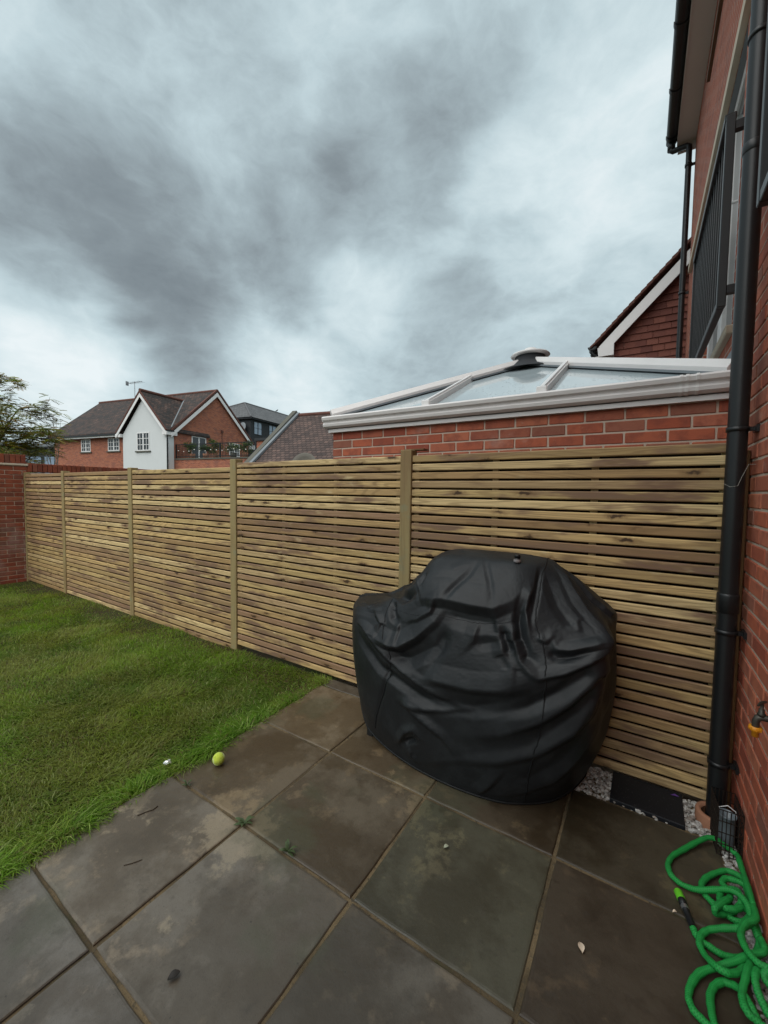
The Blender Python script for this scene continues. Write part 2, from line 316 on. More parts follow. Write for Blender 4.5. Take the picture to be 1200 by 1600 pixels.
# ------------------------------------------------------------------ mesh helpers
class MB:
    def __init__(s): s.v = []; s.f = []; s.sm = []
    def add(s, vs, fs, smooth=False):
        b = len(s.v); s.v += [tuple(x) for x in vs]; s.f += [tuple(b+i for i in f) for f in fs]; s.sm += [smooth]*len(fs); return s
    def box(s, a, b, ch=0.):
        (x0,y0,z0),(x1,y1,z1) = a, b
        if ch <= 0:
            return s.add([(x0,y0,z0),(x1,y0,z0),(x1,y1,z0),(x0,y1,z0),(x0,y0,z1),(x1,y0,z1),(x1,y1,z1),(x0,y1,z1)],
                  [(3,2,1,0),(4,5,6,7),(0,1,5,4),(1,2,6,5),(2,3,7,6),(3,0,4,7)])
        c = min(ch, (x1-x0)*.45, (y1-y0)*.45, (z1-z0)*.45)
        vs = []; idx = {}
        for ix, x in enumerate((x0,x1)):
            for iy, y in enumerate((y0,y1)):
                for iz, z in enumerate((z0,z1)):
                    sx, sy, sz = (1,-1)[ix], (1,-1)[iy], (1,-1)[iz]
                    for ax in range(3):
                        q = [x+sx*c, y+sy*c, z+sz*c]; q[ax] = (x,y,z)[ax]
                        idx[ix,iy,iz,ax] = len(vs); vs.append(q)
        fs = []
        for ix in (0,1):
            f = [idx[ix,0,0,0],idx[ix,1,0,0],idx[ix,1,1,0],idx[ix,0,1,0]]; fs.append(f if ix else f[::-1])
        for iy in (0,1):
            f = [idx[0,iy,0,1],idx[0,iy,1,1],idx[1,iy,1,1],idx[1,iy,0,1]]; fs.append(f if iy else f[::-1])
        for iz in (0,1):
            f = [idx[0,0,iz,2],idx[1,0,iz,2],idx[1,1,iz,2],idx[0,1,iz,2]]; fs.append(f if iz else f[::-1])
        cen = Vector(((x0+x1)/2,(y0+y1)/2,(z0+z1)/2))
        def put(f):
            P = [Vector(vs[i]) for i in f]; n = (P[1]-P[0]).cross(P[2]-P[0])
            fs.append(f if n.dot(sum(P, Vector())/len(P)-cen) > 0 else f[::-1])
        for ix in (0,1):
            for iy in (0,1): put([idx[ix,iy,0,0],idx[ix,iy,1,0],idx[ix,iy,1,1],idx[ix,iy,0,1]])
            for iz in (0,1): put([idx[ix,0,iz,0],idx[ix,1,iz,0],idx[ix,1,iz,2],idx[ix,0,iz,2]])
        for iy in (0,1):
            for iz in (0,1): put([idx[0,iy,iz,1],idx[1,iy,iz,1],idx[1,iy,iz,2],idx[0,iy,iz,2]])
        for ix in (0,1):
            for iy in (0,1):
                for iz in (0,1): put([idx[ix,iy,iz,0],idx[ix,iy,iz,1],idx[ix,iy,iz,2]])
        return s.add(vs, fs)
    def prism(s, poly, d0, d1):
        """poly: 3D points of one end; extruded by vector d1 (offset d0)"""
        n = len(poly); A = [Vector(p)+Vector(d0) for p in poly]; B = [p+Vector(d1) for p in A]
        nn = sum(((A[(i)]-A[0]).cross(A[(i+1) % n]-A[0]) for i in range(1, n-1)), Vector())
        fl = nn.dot(Vector(d1)) > 0
        fs = [tuple(range(n)), tuple(range(2*n-1, n-1, -1))]+[(i, i+n, (i+1) % n+n, (i+1) % n) for i in range(n)]
        if fl: fs = [f[::-1] for f in fs]
        return s.add(A+B, fs)
    def bar(s, a, b, wd, hg, up=(0,0,1)):
        a, b = Vector(a), Vector(b); d = (b-a).normalized(); r = d.cross(Vector(up))
        if r.length < 1e-4: r = d.cross(Vector((0,1,0)))
        r.normalize(); u = r.cross(d).normalized()
        P = [a+r*(sx*wd/2)+u*(sy*hg/2) for sx, sy in ((-1,-1),(1,-1),(1,1),(-1,1))]
        return s.prism(P, (0,0,0), b-a)
    def tube(s, pts, rad, n=10, caps=True, smooth=True):
        pts = [Vector(p) for p in pts]; m = len(pts); rr = rad if isinstance(rad, (list, tuple)) else [rad]*m
        T = [(pts[min(i+1,m-1)]-pts[max(i-1,0)]).normalized() for i in range(m)]
        ref = Vector((0,0,1)) if abs(T[0].z) < .9 else Vector((1,0,0)); r = T[0].cross(ref).normalized()
        vs = []; fs = []
        for i in range(m):
            r = (r-T[i]*r.dot(T[i])).normalized(); u = T[i].cross(r)
            for k in range(n):
                a = 2*math.pi*k/n; vs.append(pts[i]+(r*math.cos(a)+u*math.sin(a))*rr[i])
        for i in range(m-1):
            for k in range(n): fs.append((i*n+k, i*n+(k+1) % n, (i+1)*n+(k+1) % n, (i+1)*n+k))
        s.add(vs, fs, smooth)
        if caps:
            s.add([vs[k] for k in range(n)], [tuple(range(n-1,-1,-1))]); s.add([vs[(m-1)*n+k] for k in range(n)], [tuple(range(n))])
        return s
    def lathe(s, prof, cen=(0,0,0), n=20, smooth=True):
        cx, cy, cz = cen; vs = []; fs = []
        for r, z in prof:
            for k in range(n):
                a = 2*math.pi*k/n; vs.append((cx+r*math.cos(a), cy+r*math.sin(a), cz+z))
        for i in range(len(prof)-1):
            for k in range(n): fs.append((i*n+k, i*n+(k+1) % n, (i+1)*n+(k+1) % n, (i+1)*n+k))
        return s.add(vs, fs, smooth)
    def mesh(s, name, mt):
        me = bpy.data.meshes.new(name); me.from_pydata(s.v, [], s.f); me.materials.append(mt)
        me.polygons.foreach_set('use_smooth', s.sm); metric_uv(me); me.update(); return me
    def build(s, name, mt, parent=None, loc=None):
        o = bpy.data.objects.new(name, s.mesh(name, mt)); return link(o, parent, loc)
def metric_uv(me):
    uv = me.uv_layers.new(name='UVMap'); co = [v.co for v in me.vertices]; data = [0.]*(2*len(me.loops))
    for p in me.polygons:
        n = p.normal
        if abs(n.z) > .985: u, v = Vector((1,0,0)), Vector((0,1,0))
        else: u = Vector((0,0,1)).cross(n).normalized(); v = n.cross(u)
        for li in p.loop_indices:
            c = co[me.loops[li].vertex_index]; data[2*li] = c.dot(u); data[2*li+1] = c.dot(v)
    uv.data.foreach_set('uv', data)
def link(o, parent=None, loc=None):
    COL.objects.link(o)
    if parent is not None: o.parent = parent
    if loc is not None: o.location = loc
    return o
def inst(name, me, parent, loc, rot=None, scale=None):
    o = bpy.data.objects.new(name, me); link(o, parent, loc)
    if rot: o.rotation_euler = rot
    if scale: o.scale = scale
    return o
def tag(o, label, cat, group=None):
    o['label'] = label; o['category'] = cat
    if group: o['group'] = group
    return o
def thing(name, label, cat, loc=(0,0,0), rz=0., group=None):
    o = bpy.data.objects.new(name, None); o.empty_display_size = .1; link(o, None, loc); o.rotation_euler = (0,0,rz)
    return tag(o, label, cat, group)
def structure(o): o['kind'] = 'structure'; return o
def mesh_np(name, V, F, mt, tint=None, smooth=False):
    me = bpy.data.meshes.new(name); nv = len(V); nf, k = F.shape
    me.vertices.add(nv); me.vertices.foreach_set('co', np.ascontiguousarray(V, np.float32).ravel())
    me.loops.add(nf*k); me.loops.foreach_set('vertex_index', np.ascontiguousarray(F, np.int32).ravel())
    me.polygons.add(nf); me.polygons.foreach_set('loop_start', np.arange(0, nf*k, k, dtype=np.int32))
    me.polygons.foreach_set('use_smooth', np.full(nf, smooth))
    me.update(calc_edges=True); me.materials.append(mt)
    if tint is not None:
        a = me.color_attributes.new('tint', 'FLOAT_COLOR', 'POINT')
        a.data.foreach_set('color', np.ascontiguousarray(np.concatenate([tint, np.ones((nv,1))], 1), np.float32).ravel())
    return me
def vnoise(x, y, seed=0):
    """cheap smooth value noise on arrays"""
    r = np.random.default_rng(seed); tab = r.random((64,64))
    xi = np.floor(x).astype(int); yi = np.floor(y).astype(int); fx = x-xi; fy = y-yi
    fx = fx*fx*(3-2*fx); fy = fy*fy*(3-2*fy); g = lambda a, b: tab[a % 64, b % 64]
    return (g(xi,yi)*(1-fx)+g(xi+1,yi)*fx)*(1-fy)+(g(xi,yi+1)*(1-fx)+g(xi+1,yi+1)*fx)*fy

# ------------------------------------------------------------------ ground, lawn, patio
structure(MB().add([(-900,-900,-.35),(900,-900,-.35),(900,900,-.35),(-900,900,-.35)], [(0,1,2,3)]).build('ground', GROUND))
YF = 2.534; WX = .427                                         # fence face, house wall face
def lawn_z(x, y):
    return -.035 - .065*np.clip((-3.2-x)/5.8, 0, 1) + .018*(vnoise(x*1.3+9, y*1.3+4, 3)-.5) + .012*(vnoise(x*4, y*4, 4)-.5)
gx, gy = np.meshgrid(np.linspace(-9.3,-2.10,110), np.linspace(-3.5,2.62,90))
V = np.stack([gx, gy, lawn_z(gx, gy)], 2).reshape(-1,3); nx = 110
ii = np.arange(89*109); a = (ii//109)*nx+ii % 109
lawn = bpy.data.objects.new('lawn', mesh_np('lawn', V, np.stack([a,a+1,a+1+nx,a+nx],1), SOIL, smooth=True)); structure(link(lawn))

patio = MB().box((-2.125,-2.2,-.3),(WX-.004,2.534,-.008)).build('patio', BED); structure(patio)
XE = [-2.105,-1.505,-.872,-.254,.362]; YE = [-1.87,-1.26,-.652,-.045,.563,1.172,1.795,2.40]
def slab_mesh(wd, dp, th=.035):
    pts = []
    for (ax,ay),(bx,by) in (((0,0),(wd,0)),((wd,0),(wd,dp)),((wd,dp),(0,dp)),((0,dp),(0,0))):
        L = math.hypot(bx-ax, by-ay); nxn, nyn = (by-ay)/L, -(bx-ax)/L
        for k in range(7):
            t = k/7; j = random.uniform(-.0028,.0012) if k else -.003
            pts.append((ax+(bx-ax)*t+nxn*j, ay+(by-ay)*t+nyn*j))
    n = len(pts); cx, cy = wd/2, dp/2
    def ring(k, z): return [(cx+(x-cx)*(1-k/wd*2), cy+(y-cy)*(1-k/dp*2), z) for x, y in pts]
    vs = ring(0,-th)+ring(0,-.005)+ring(.0035,-.0012)+ring(.010,0)
    fs = []
    for r in range(3):
        for i in range(n): fs.append((r*n+i, r*n+(i+1) % n, (r+1)*n+(i+1) % n, (r+1)*n+i))
    fs.append(tuple(range(3*n, 4*n)))
    return vs, fs
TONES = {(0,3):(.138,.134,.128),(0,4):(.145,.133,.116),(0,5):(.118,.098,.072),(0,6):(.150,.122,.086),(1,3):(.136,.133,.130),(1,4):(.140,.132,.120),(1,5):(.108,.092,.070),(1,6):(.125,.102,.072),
         (2,4):(.122,.116,.104),(2,5):(.086,.086,.064),(2,6):(.078,.064,.046),(3,4):(.082,.070,.056),(3,5):(.066,.053,.039),(3,6):(.064,.056,.040)}  # stone tones, with corner shade painted into the columns nearest the house
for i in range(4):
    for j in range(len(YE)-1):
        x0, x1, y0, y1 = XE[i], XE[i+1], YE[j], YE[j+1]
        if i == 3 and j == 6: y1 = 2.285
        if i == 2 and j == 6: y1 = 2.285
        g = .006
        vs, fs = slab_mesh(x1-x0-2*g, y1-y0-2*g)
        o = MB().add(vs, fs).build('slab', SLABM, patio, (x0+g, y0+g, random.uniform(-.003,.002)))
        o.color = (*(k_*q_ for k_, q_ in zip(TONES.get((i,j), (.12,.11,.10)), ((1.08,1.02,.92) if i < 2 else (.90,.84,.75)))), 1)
        o.rotation_euler = (random.uniform(-.003,.003), random.uniform(-.003,.003), random.uniform(-.004,.004))
for i in range(2):                                             # cut strip along the fence
    vs, fs = slab_mesh(XE[i+1]-XE[i]-.012, .115)
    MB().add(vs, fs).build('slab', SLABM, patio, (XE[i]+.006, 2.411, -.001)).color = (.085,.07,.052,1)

# grass: one mass of blades
def blades(n, xr, yr, hmin, hmax, keep, seed, wmul=1.):
    r = np.random.default_rng(seed)
    x = r.uniform(*xr, n); y = r.uniform(*yr, n); k = keep(x, y, r); x, y = x[k], y[k]; n = len(x)
    cl = vnoise(x*3.1, y*3.1, 7); cl2 = vnoise(x*9, y*9, 8); fl = vnoise(x*1.6+5, y*1.6, 9); fl2 = vnoise(x*5+5, y*5, 19)
    h = (hmin+(hmax-hmin)*r.random(n)**1.4)*(.62+.45*cl+.35*cl2)
    edge = np.exp(-((x+2.13)/.16)**2); h *= 1+.25*edge
    mud = np.clip(1.7*np.exp(-((2.5-y)/.33)**2)*vnoise(x*2.3, y*2.3, 11)+1.2*np.clip(vnoise(x*2.7+7, y*2.7, 31)-.66, 0, 1), 0, 1); h *= 1-.55*mud
    ang = 2*np.pi*(fl*1.2+fl2*.5)+r.normal(0,1.15,n); lean = h*(.45+.6*fl2+r.uniform(-.3,.5,n))
    dx, dy = np.cos(ang), np.sin(ang); wd = r.uniform(.0012,.0028,n)*wmul
    px, py = -dy*wd, dx*wd; z0 = lawn_z(x, y)-.004
    def lv(t, up, out, wk):
        return np.stack([np.stack([x+dx*lean*out+s*px*wk, y+dy*lean*out+s*py*wk, z0+h*up], 1) for s in (-1,1)], 1)
    A = lv(0,0,0,1.); B = lv(.5,.50,.28,.9); Cc = lv(.8,.70,.70,.6)
    tip = np.stack([x+dx*lean*1.1, y+dy*lean*1.1, z0+h*.66], 1)[:,None]
    V = np.concatenate([A,B,Cc,tip], 1).reshape(-1,3)
    b = np.arange(n)[:,None]*7
    F = np.concatenate([b+np.array([[0,1,3]]), b+np.array([[0,3,2]]), b+np.array([[2,3,5]]), b+np.array([[2,5,4]]), b+np.array([[4,5,6]])], 0)
    g = np.array([.205,.325,.028]); dk = np.array([.095,.165,.017]); ye = np.array([.34,.30,.085]); br = np.array([.20,.15,.065]); pale = np.array([.32,.36,.13])
    m = np.clip(cl*1.2-.1+r.normal(0,.22,n), 0, 1)[:,None]
    c = dk*(1-m)+g*m
    q = np.clip((.6*vnoise(x*1.9+3, y*1.9, 13)+.4*vnoise(x*6.5, y*6.5, 29)-.42)*3.+r.normal(0,.28,n), 0, .95)[:,None]*.48
    c = c*(1-q)+ye*q
    pk = (r.random(n) < .11)[:,None]; c = np.where(pk, pale, c)
    bk = (r.random(n) < .06+.42*mud)[:,None]; c = np.where(bk, br*r.uniform(.5,1.1,n)[:,None], c)
    c = c*r.uniform(.75,1.25,n)[:,None]
    c = c*(1+.35*edge[:,None]*np.array([.5,1,.2]))
    return V, F, np.repeat(c, 7, 0)
parts = []
def k_near(x, y, r):
    d = np.hypot(x, y); mud = np.exp(-((2.5-y)/.22)**2)*vnoise(x*2.3, y*2.3, 11)
    return (r.random(len(x)) < np.clip((3.3/d)**1.5, .12, 1)*(1-.75*mud)) & (y > -.22*x-1.15)
parts.append(blades(540000, (-9.02,-2.10), (-.85,2.525), .026,.062, k_near, 21))
parts.append(blades(80000, (-9.02,-2.10), (-3.4,.9), .03,.065, lambda x,y,r: (y < -.22*x-1.1), 22, 1.9))
parts.append(blades(12000, (-2.19,-2.075), (-.3,2.5), .03,.085, lambda x,y,r: np.ones(len(x), bool), 23))
ov = 0; Vs, Fs, Ts = [], [], []
for v_, f_, t_ in parts: Vs.append(v_); Fs.append(f_+ov); Ts.append(t_); ov += len(v_)
grass = link(bpy.data.objects.new('grass', mesh_np('grass', np.concatenate(Vs), np.concatenate(Fs), GRASS, np.concatenate(Ts))))
grass['kind'] = 'stuff'; grass['label'] = 'long damp green lawn grass between the fence and the patio'; grass['category'] = 'grass'

# ------------------------------------------------------------------ fence: five panels between posts
SL = {}
def slat_mesh(L, key):
    if key not in SL: SL[key] = MB().box((-L/2,-.009,-.0215),(L/2,.009,.0215),.0045).mesh('slat', SLAT)
    return SL[key]
def fence_panel(x0, x1, top, bottom, n, label, nb):
    t = thing('slatted_fence', label, 'fence panel', ((x0+x1)/2, YF+.009, bottom), group='slatted panels of the timber fence')
    pitch = (top-bottom)/n; L = x1-x0; me = slat_mesh(L, round(L,3))
    for k in range(n):
        sz = pitch*.785/.043
        inst('slat', me, t, (random.uniform(-.002,.002), random.uniform(-.0015,.0015), (k+.5)*pitch), (random.uniform(-.03,.03), random.uniform(-.0009,.0009), 0), (1,1,sz*random.uniform(.97,1.02)))
    bt = MB().box((-.018,0,0),(.018,.022,top-bottom-.02)).mesh('batten', POST)
    for k in range(nb): inst('batten', bt, t, (-L/2+.03+(L-.06)*k/(nb-1), .0115, .01))
    MB().box((-L/2+.004,.036,.004),(L/2-.004,.046,top-bottom-.028)).build('added_gap_backing', GAPDARK, t)  # sheet added behind the slats so their gaps look dark
    return t
PX = [-7.42,-5.385,-3.37,-1.431]; HW = .046
fence_panel(-9.00, PX[0]-HW, 1.775, -.085, 30, 'slatted fence panel furthest from the house, beside the old brick wall', 4)
fence_panel(PX[0]+HW, PX[1]-HW, 1.778, -.075, 30, 'second slatted fence panel from the old brick wall', 4)
fence_panel(PX[1]+HW, PX[2]-HW, 1.782, -.06, 30, 'middle slatted fence panel, third from the old brick wall', 4)
fence_panel(PX[2]+HW, PX[3]-HW, 1.822, .012, 30, 'slatted fence panel left of the covered barbecue, above lawn corner', 4)
fence_panel(PX[3]+HW, .372, 1.822, .012, 30, 'slatted fence panel behind the covered barbecue, next to the house', 4)
def post(x, wd, z0, z1, label, m=None, yoff=0.):
    t = thing('fence_post', label, 'fence post', (x, YF+yoff, z0), group='posts of the timber fence')
    MB().box((-wd/2,-.012,0),(wd/2,.075,z1-z0),.004).build('post_shaft', m or POST, t)
    return t
post(-9.02, .035, -.15, 1.80, 'slim dark timber post where fence meets the old brick wall')
post(PX[0], .088, -.15, 1.80, 'timber fence post between first and second panels from brick wall')
post(PX[1], .088, -.15, 1.81, 'timber fence post between second and third panels from brick wall')
post(PX[2], .088, -.15, 1.852, 'timber fence post at the height step, standing in bare soil')
pp = post(PX[3], .090, -.1, 1.858, 'wide timber fence post just left of the covered barbecue')
MB().box((-.047,.04,1.958),(.115,.12,1.968)).build('post_cap', BROWNPOST, pp)
pr = post(.398, .050, -.1, 1.775, 'brown post behind the black soil pipe against house wall', BROWNPOST, -.02)

# ------------------------------------------------------------------ the house on the right
house = thing('brick_house', 'red brick house at right with deep eaves and black gutter', 'house', (WX,3,0))
def hb(a, b): return ((a[0]-WX,a[1]-3,a[2]),(b[0]-WX,b[1]-3,b[2]))
P0Y, P1Y, P1Z = 1.05, 2.98, 2.70                                # zone of single bricks
OY0, OY1, OZ0, OZ1 = 3.27, 4.75, 2.60, 4.38                     # French window opening
NY0, NY1 = .45, 1.95                                            # nearer opening
END = 6.86; TOP = 6.28
wm = MB()
for a, b in (((WX,-6,-.3),(8,P0Y,2.6)), ((WX,P1Y,-.3),(8,END,2.6)), ((WX,-6,2.6),(8,NY0,4.38)), ((WX,NY1,2.70),(8,OY0,4.38)), ((WX,OY1,2.6),(8,END,4.38)), ((WX,-6,4.38),(8,END,TOP)), ((WX,P1Y,2.6),(8,OY0,2.6999))):
    wm.box(*hb(a, b))
wall = wm.build('wall', WALLBRICK, house)
mort = MB().box(*hb((WX+.0035,P0Y,-.3),(8,P1Y,2.6))).box(*hb((WX+.0035,NY1,2.6),(8,P1Y,2.70))).build('mortar_bed', MORTAR, house)
BL, BH, BG = .2145, .0645, .0105
def brick_set(axis):
    out = []
    for v in range(4):
        m = MB().box((-.5,-.5,-.5),(.5,.5,.5))
        L, D, H = BL, .05, BH
        mb = MB().box((-L/2,-D/2,-H/2),(L/2,D/2,H/2),.004)
        mb.v = [(x+random.uniform(-.0015,.0015), y+random.uniform(-.0012,.0012), z+random.uniform(-.0014,.0014)) for x,y,z in mb.v]
        out.append(mb.mesh('brick', axis))
    return out
BR = brick_set(BRICK); OBR = brick_set(OLDBRICK)
def lay(parent, org, along, face_out, length, z0, rows, meshes, name='brick', lowphase=0, base=(0,0,0), flemish=False):
    """courses of single bricks on a vertical face; along/face_out are unit vectors"""
    al = Vector(along); out = Vector(face_out); rz = math.atan2(al.y, al.x)
    for r in range(rows):
        s = -(.1125 if (r+lowphase) % 2 else 0.)
        while s < length-.01:
            a, b = max(s, 0), min(s+BL, length)
            if b-a > .03:
                c = Vector(org)+al*((a+b)/2)-out*(.025-random.uniform(0,.0018)); c.z = z0+r*.075+.0375
                inst(name, random.choice(meshes), parent, c-Vector(base), (random.uniform(-.006,.006), random.uniform(-.004,.004), rz+random.uniform(-.004,.004)), ((b-a)/BL,1,1))
            s += BL+BG
lay(house, (WX-.0005,P0Y,0), (0,1,0), (-1,0,0), P1Y-P0Y, -.075, 37, BR, base=(WX,3,0))
# stone band, projecting brick course, eaves
MB().box(*hb((WX-.035,-6,4.385),(WX+.04,END-.35,4.47)),).build('stone_band', STONE, house)
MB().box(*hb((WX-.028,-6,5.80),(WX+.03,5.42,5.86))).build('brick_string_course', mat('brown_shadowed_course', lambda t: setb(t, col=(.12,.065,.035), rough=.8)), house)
MB().box(*hb((.235,-6,TOP),(WX+.2,END+.03,TOP+.014))).build('soffit', SOFFIT, house)
MB().box(*hb((.222,-6,TOP-.012),(.2345,END+.06,TOP+.19))).build('fascia', SOFFIT, house)
MB().box(*hb((.2355,END+.031,TOP-.10),(WX+.1,END+.06,TOP+.19))).build('eaves_box_end', SOFFIT, house)
rf = MB().prism([(.10,-6,TOP+.19),(5,-6,TOP+3.9),(8,-6,TOP+3.9),(8,-6,TOP+.19)], (-WX,-3,0), (0,END+6.1,0)).build('roof', ROOFGREY, house)
g = MB()                                                       # half round gutter
prof = [(.062*math.cos(a), -.055*math.sin(a)) for a in [math.pi*k/10 for k in range(11)]]+[(-.056*math.cos(a), -.049*math.sin(a)) for a in [math.pi*k/10 for k in range(11)]]
g.prism([(.160+x-WX, -9, TOP+.085+z) for x, z in prof], (0,0,0), (0,END+6.05,0))
gut = g.build('gutter', BLACKPVC, house)
for yy in (1.2,2.2,3.2,4.2,5.2,6.0,6.75): MB().prism([(.160+x*1.13-WX, yy-3, TOP+.085+z*1.16) for x, z in prof[:11]], (0,0,0), (0,.05,0)).build('gutter_bracket', BLACKPVC, gut)
MB().lathe([(0,-.01),(.045,-.008),(.045,.10),(.0,.10)], (.160-WX, END-3-.02, TOP-.06), 14).build('gutter_outlet', BLACKPVC, gut)
dp = MB().tube([(.16-WX,END-3-.03,TOP-.03),(.16-WX,END-3-.03,TOP-.075),(.18-WX,END-3-.03,TOP-.09),(.33-WX,END-3-.06,TOP-.10),(.352-WX,END-3-.065,TOP-.12),(.355-WX,END-3-.065,TOP-.16),(.355-WX,END-3-.065,0)], .034, 12).build('downpipe', BLACKPVC, house)
for z in (5.9,4.25,2.6): MB().lathe([(.039,0),(.041,.0),(.041,.035),(.039,.035)], (.355-WX,END-3-.065,z), 14).box((.39-WX,END-3-.075,z),(WX+.0-WX,END-3-.055,z+.03)).build('pipe_clip', BLACKPVC, dp)

def french_window(y0, y1, name):
    fr = MB(); X = .035; fw = .065
    for a, b in (((X,y0,OZ0),(X+.06,y0+fw,OZ1)),((X,y1-fw,OZ0),(X+.06,y1,OZ1)),((X,y0+fw,OZ1-fw),(X+.06,y1-fw,OZ1)),((X,y0+fw,OZ0),(X+.06,y1-fw,OZ0+fw)),((X-.012,(y0+y1)/2-.075,OZ0+fw),(X+.05,(y0+y1)/2+.075,OZ1-fw)),
                 ((X-.012,y0+fw,OZ0+fw),(X+.05,y0+fw+.07,OZ1-fw)),((X-.012,y1-fw-.07,OZ0+fw),(X+.05,y1-fw,OZ1-fw))):
        fr.box((a[0],a[1]-3,a[2]),(b[0],b[1]-3,b[2]),.005)
    f = fr.build(name, UPVC, house)
    MB().box((X+.02,y0+.1-3,OZ0+.05),(X+.03,y1-.1-3,OZ1-.05)).build('glass', WINGLASS, f)
    MB().tube([(X-.02,y0+.14-3,3.42),(X-.06,y0+.14-3,3.42),(X-.065,y0+.16-3,3.42),(X-.06,y0+.26-3,3.42)], .010, 8).build('handle', UPVC, f)
    # reveals: head, sill, brick jambs
    MB().box((.002,y0-3,OZ1-.012),(X+.05,y1-3,OZ1-.001)).build('reveal_head', LEAD, house)
    MB().box((-.035,y0-.05-3,OZ0-.055),(X+.05,y1+.05-3,OZ0-.001),.006).build('window_sill', STONE, house)
    MB().box((.15,y0-3,OZ0),(.25,y1-3,OZ1)).build('room_curtain', CURTAIN, house)
french_window(OY0, OY1, 'french_window'); french_window(NY0, NY1, 'french_window')

def juliet(y0, y1, label):
    X = .33; z0, z1 = 2.60, 3.60
    t = thing('juliet_balcony', label, 'balcony', (X, (y0+y1)/2, z0), group='black juliet balconies'); L = (y1-y0)/2; H = z1-z0
    for s in (-1,1):
        MB().box((-.02,s*L-.02,0),(.02,s*L+.02,H+.01),.003).build('end_post', BLACKIRON, t)
        for z in (.09,H-.05): MB().box((.021,s*L-.018,z-.022),(WX-X-.001,s*L+.018,z+.022)).build('bracket', BLACKIRON, t)
    MB().box((-.025,-L,H-.006),(.025,L,H+.034),.004).build('top_rail', BLACKIRON, t)
    MB().box((-.018,-L+.021,.0),(.018,L-.021,.04),.003).build('bottom_rail', BLACKIRON, t)
    bm_ = MB().box((-.007,-.007,.041),(.007,.007,H-.007)).mesh('baluster', BLACKIRON); n = int(2*L/.1)
    for k in range(1, n): inst('baluster', bm_, t, (0,-L+2*L*k/n,0))
    return t
juliet(2.92, 4.52, 'black iron juliet balcony on upper window beyond the soil pipe')
juliet(.40, 1.975, 'black iron juliet balcony at the right edge, nearer than the soil pipe')

# ------------------------------------------------------------------ soil pipe with brackets and collar
t = thing('soil_pipe', 'fat black soil pipe running up the corner of house wall', 'pipe', (.357,2.41,0))
MB().lathe([(.0375,.03),(.0375,6.2)], n=24).build('pipe', BLACKPVC, t)
MB().lathe([(.038,1.02),(.042,1.023),(.042,1.10),(.040,1.11),(.038,1.111)], n=24).build('socket', BLACKPVC, t)
MB().lathe([(.038,3.06),(.0405,3.063),(.0405,3.10),(.038,3.103)], n=24).build('socket', BLACKPVC, t)
for z in (.30,.93,1.86,3.55): 
    MB().lathe([(.0382,z-.010),(.0425,z-.010),(.0425,z+.010),(.0382,z+.010)], n=24).box((.036,-.010,z-.009),(.0695,.010,z+.009)).box((.058,-.035,z-.015),(.0695,.035,z+.015)).build('bracket', BLACKPVC, t)
MB().tube([(-.039,-.010,1.615),(-.020,-.034,1.600),(.006,-.039,1.605),(.02,-.037,1.65),(.04,-.03,1.70),(.066,-.02,1.701)], .0008, 5).build('twine', m_plain('pale_twine', (.4,.38,.34), .9), t)
t = thing('drain_collar', 'terracotta clay collar around the foot of black soil pipe', 'drain collar', (.354,2.41,0))
MB().lathe([(.050,.045),(.056,.055),(.070,.055),(.0735,.047),(.0735,.012),(.0735,-.03)], n=28).build('clay_ring', TERRACOTTA, t)

# outside tap
t = thing('garden_tap', 'weathered brass outdoor tap with orange hose connector on brick wall', 'tap', (WX,1.86,.79)); t.scale = (.85,.85,.85)
BRASS = m_plain('tarnished_brass', (.07,.062,.05), .45, .5, .6, var=.4, nscale=40)
MB().lathe([(0,0),(.026,0),(.026,.006),(.0,.006)], n=16).build('wall_plate', BRASS, t).rotation_euler = (0,-math.pi/2,0)
MB().tube([(-.004,0,0),(-.05,0,0),(-.062,0,-.004),(-.068,0,-.02),(-.068,0,-.045)], [.013,.013,.014,.013,.013], 12).build('spout', BRASS, t)
MB().lathe([(.0,0),(.013,0),(.014,.012),(.010,.016),(.010,.03),(.006,.032),(.006,.052),(0,.052)], (-.052,0,.005), 12).build('valve_stem', BRASS, t)
MB().tube([(-.070,-.030,.058),(-.058,-.008,.062),(-.046,.008,.062),(-.034,.030,.058)], [.004,.006,.006,.004], 8).build('tap_handle', BRASS, t)
ORANGE = m_plain('orange_plastic', (.62,.24,.012), .4, .4, var=.1)
c = MB().lathe([(.0,0),(.021,0),(.0215,-.016),(.016,-.019),(.0125,-.021),(.0125,-.042),(.009,-.043),(0,-.043)], (-.068,0,-.042), 16).build('hose_connector', ORANGE, t)
for k in range(8):
    a = k*math.pi/4; MB().box((-.068+.0205*math.cos(a)-.002,.0205*math.sin(a)-.002,-.056),(-.068+.0205*math.cos(a)+.002,.0205*math.sin(a)+.002,-.044)).build('grip_rib', ORANGE, c)

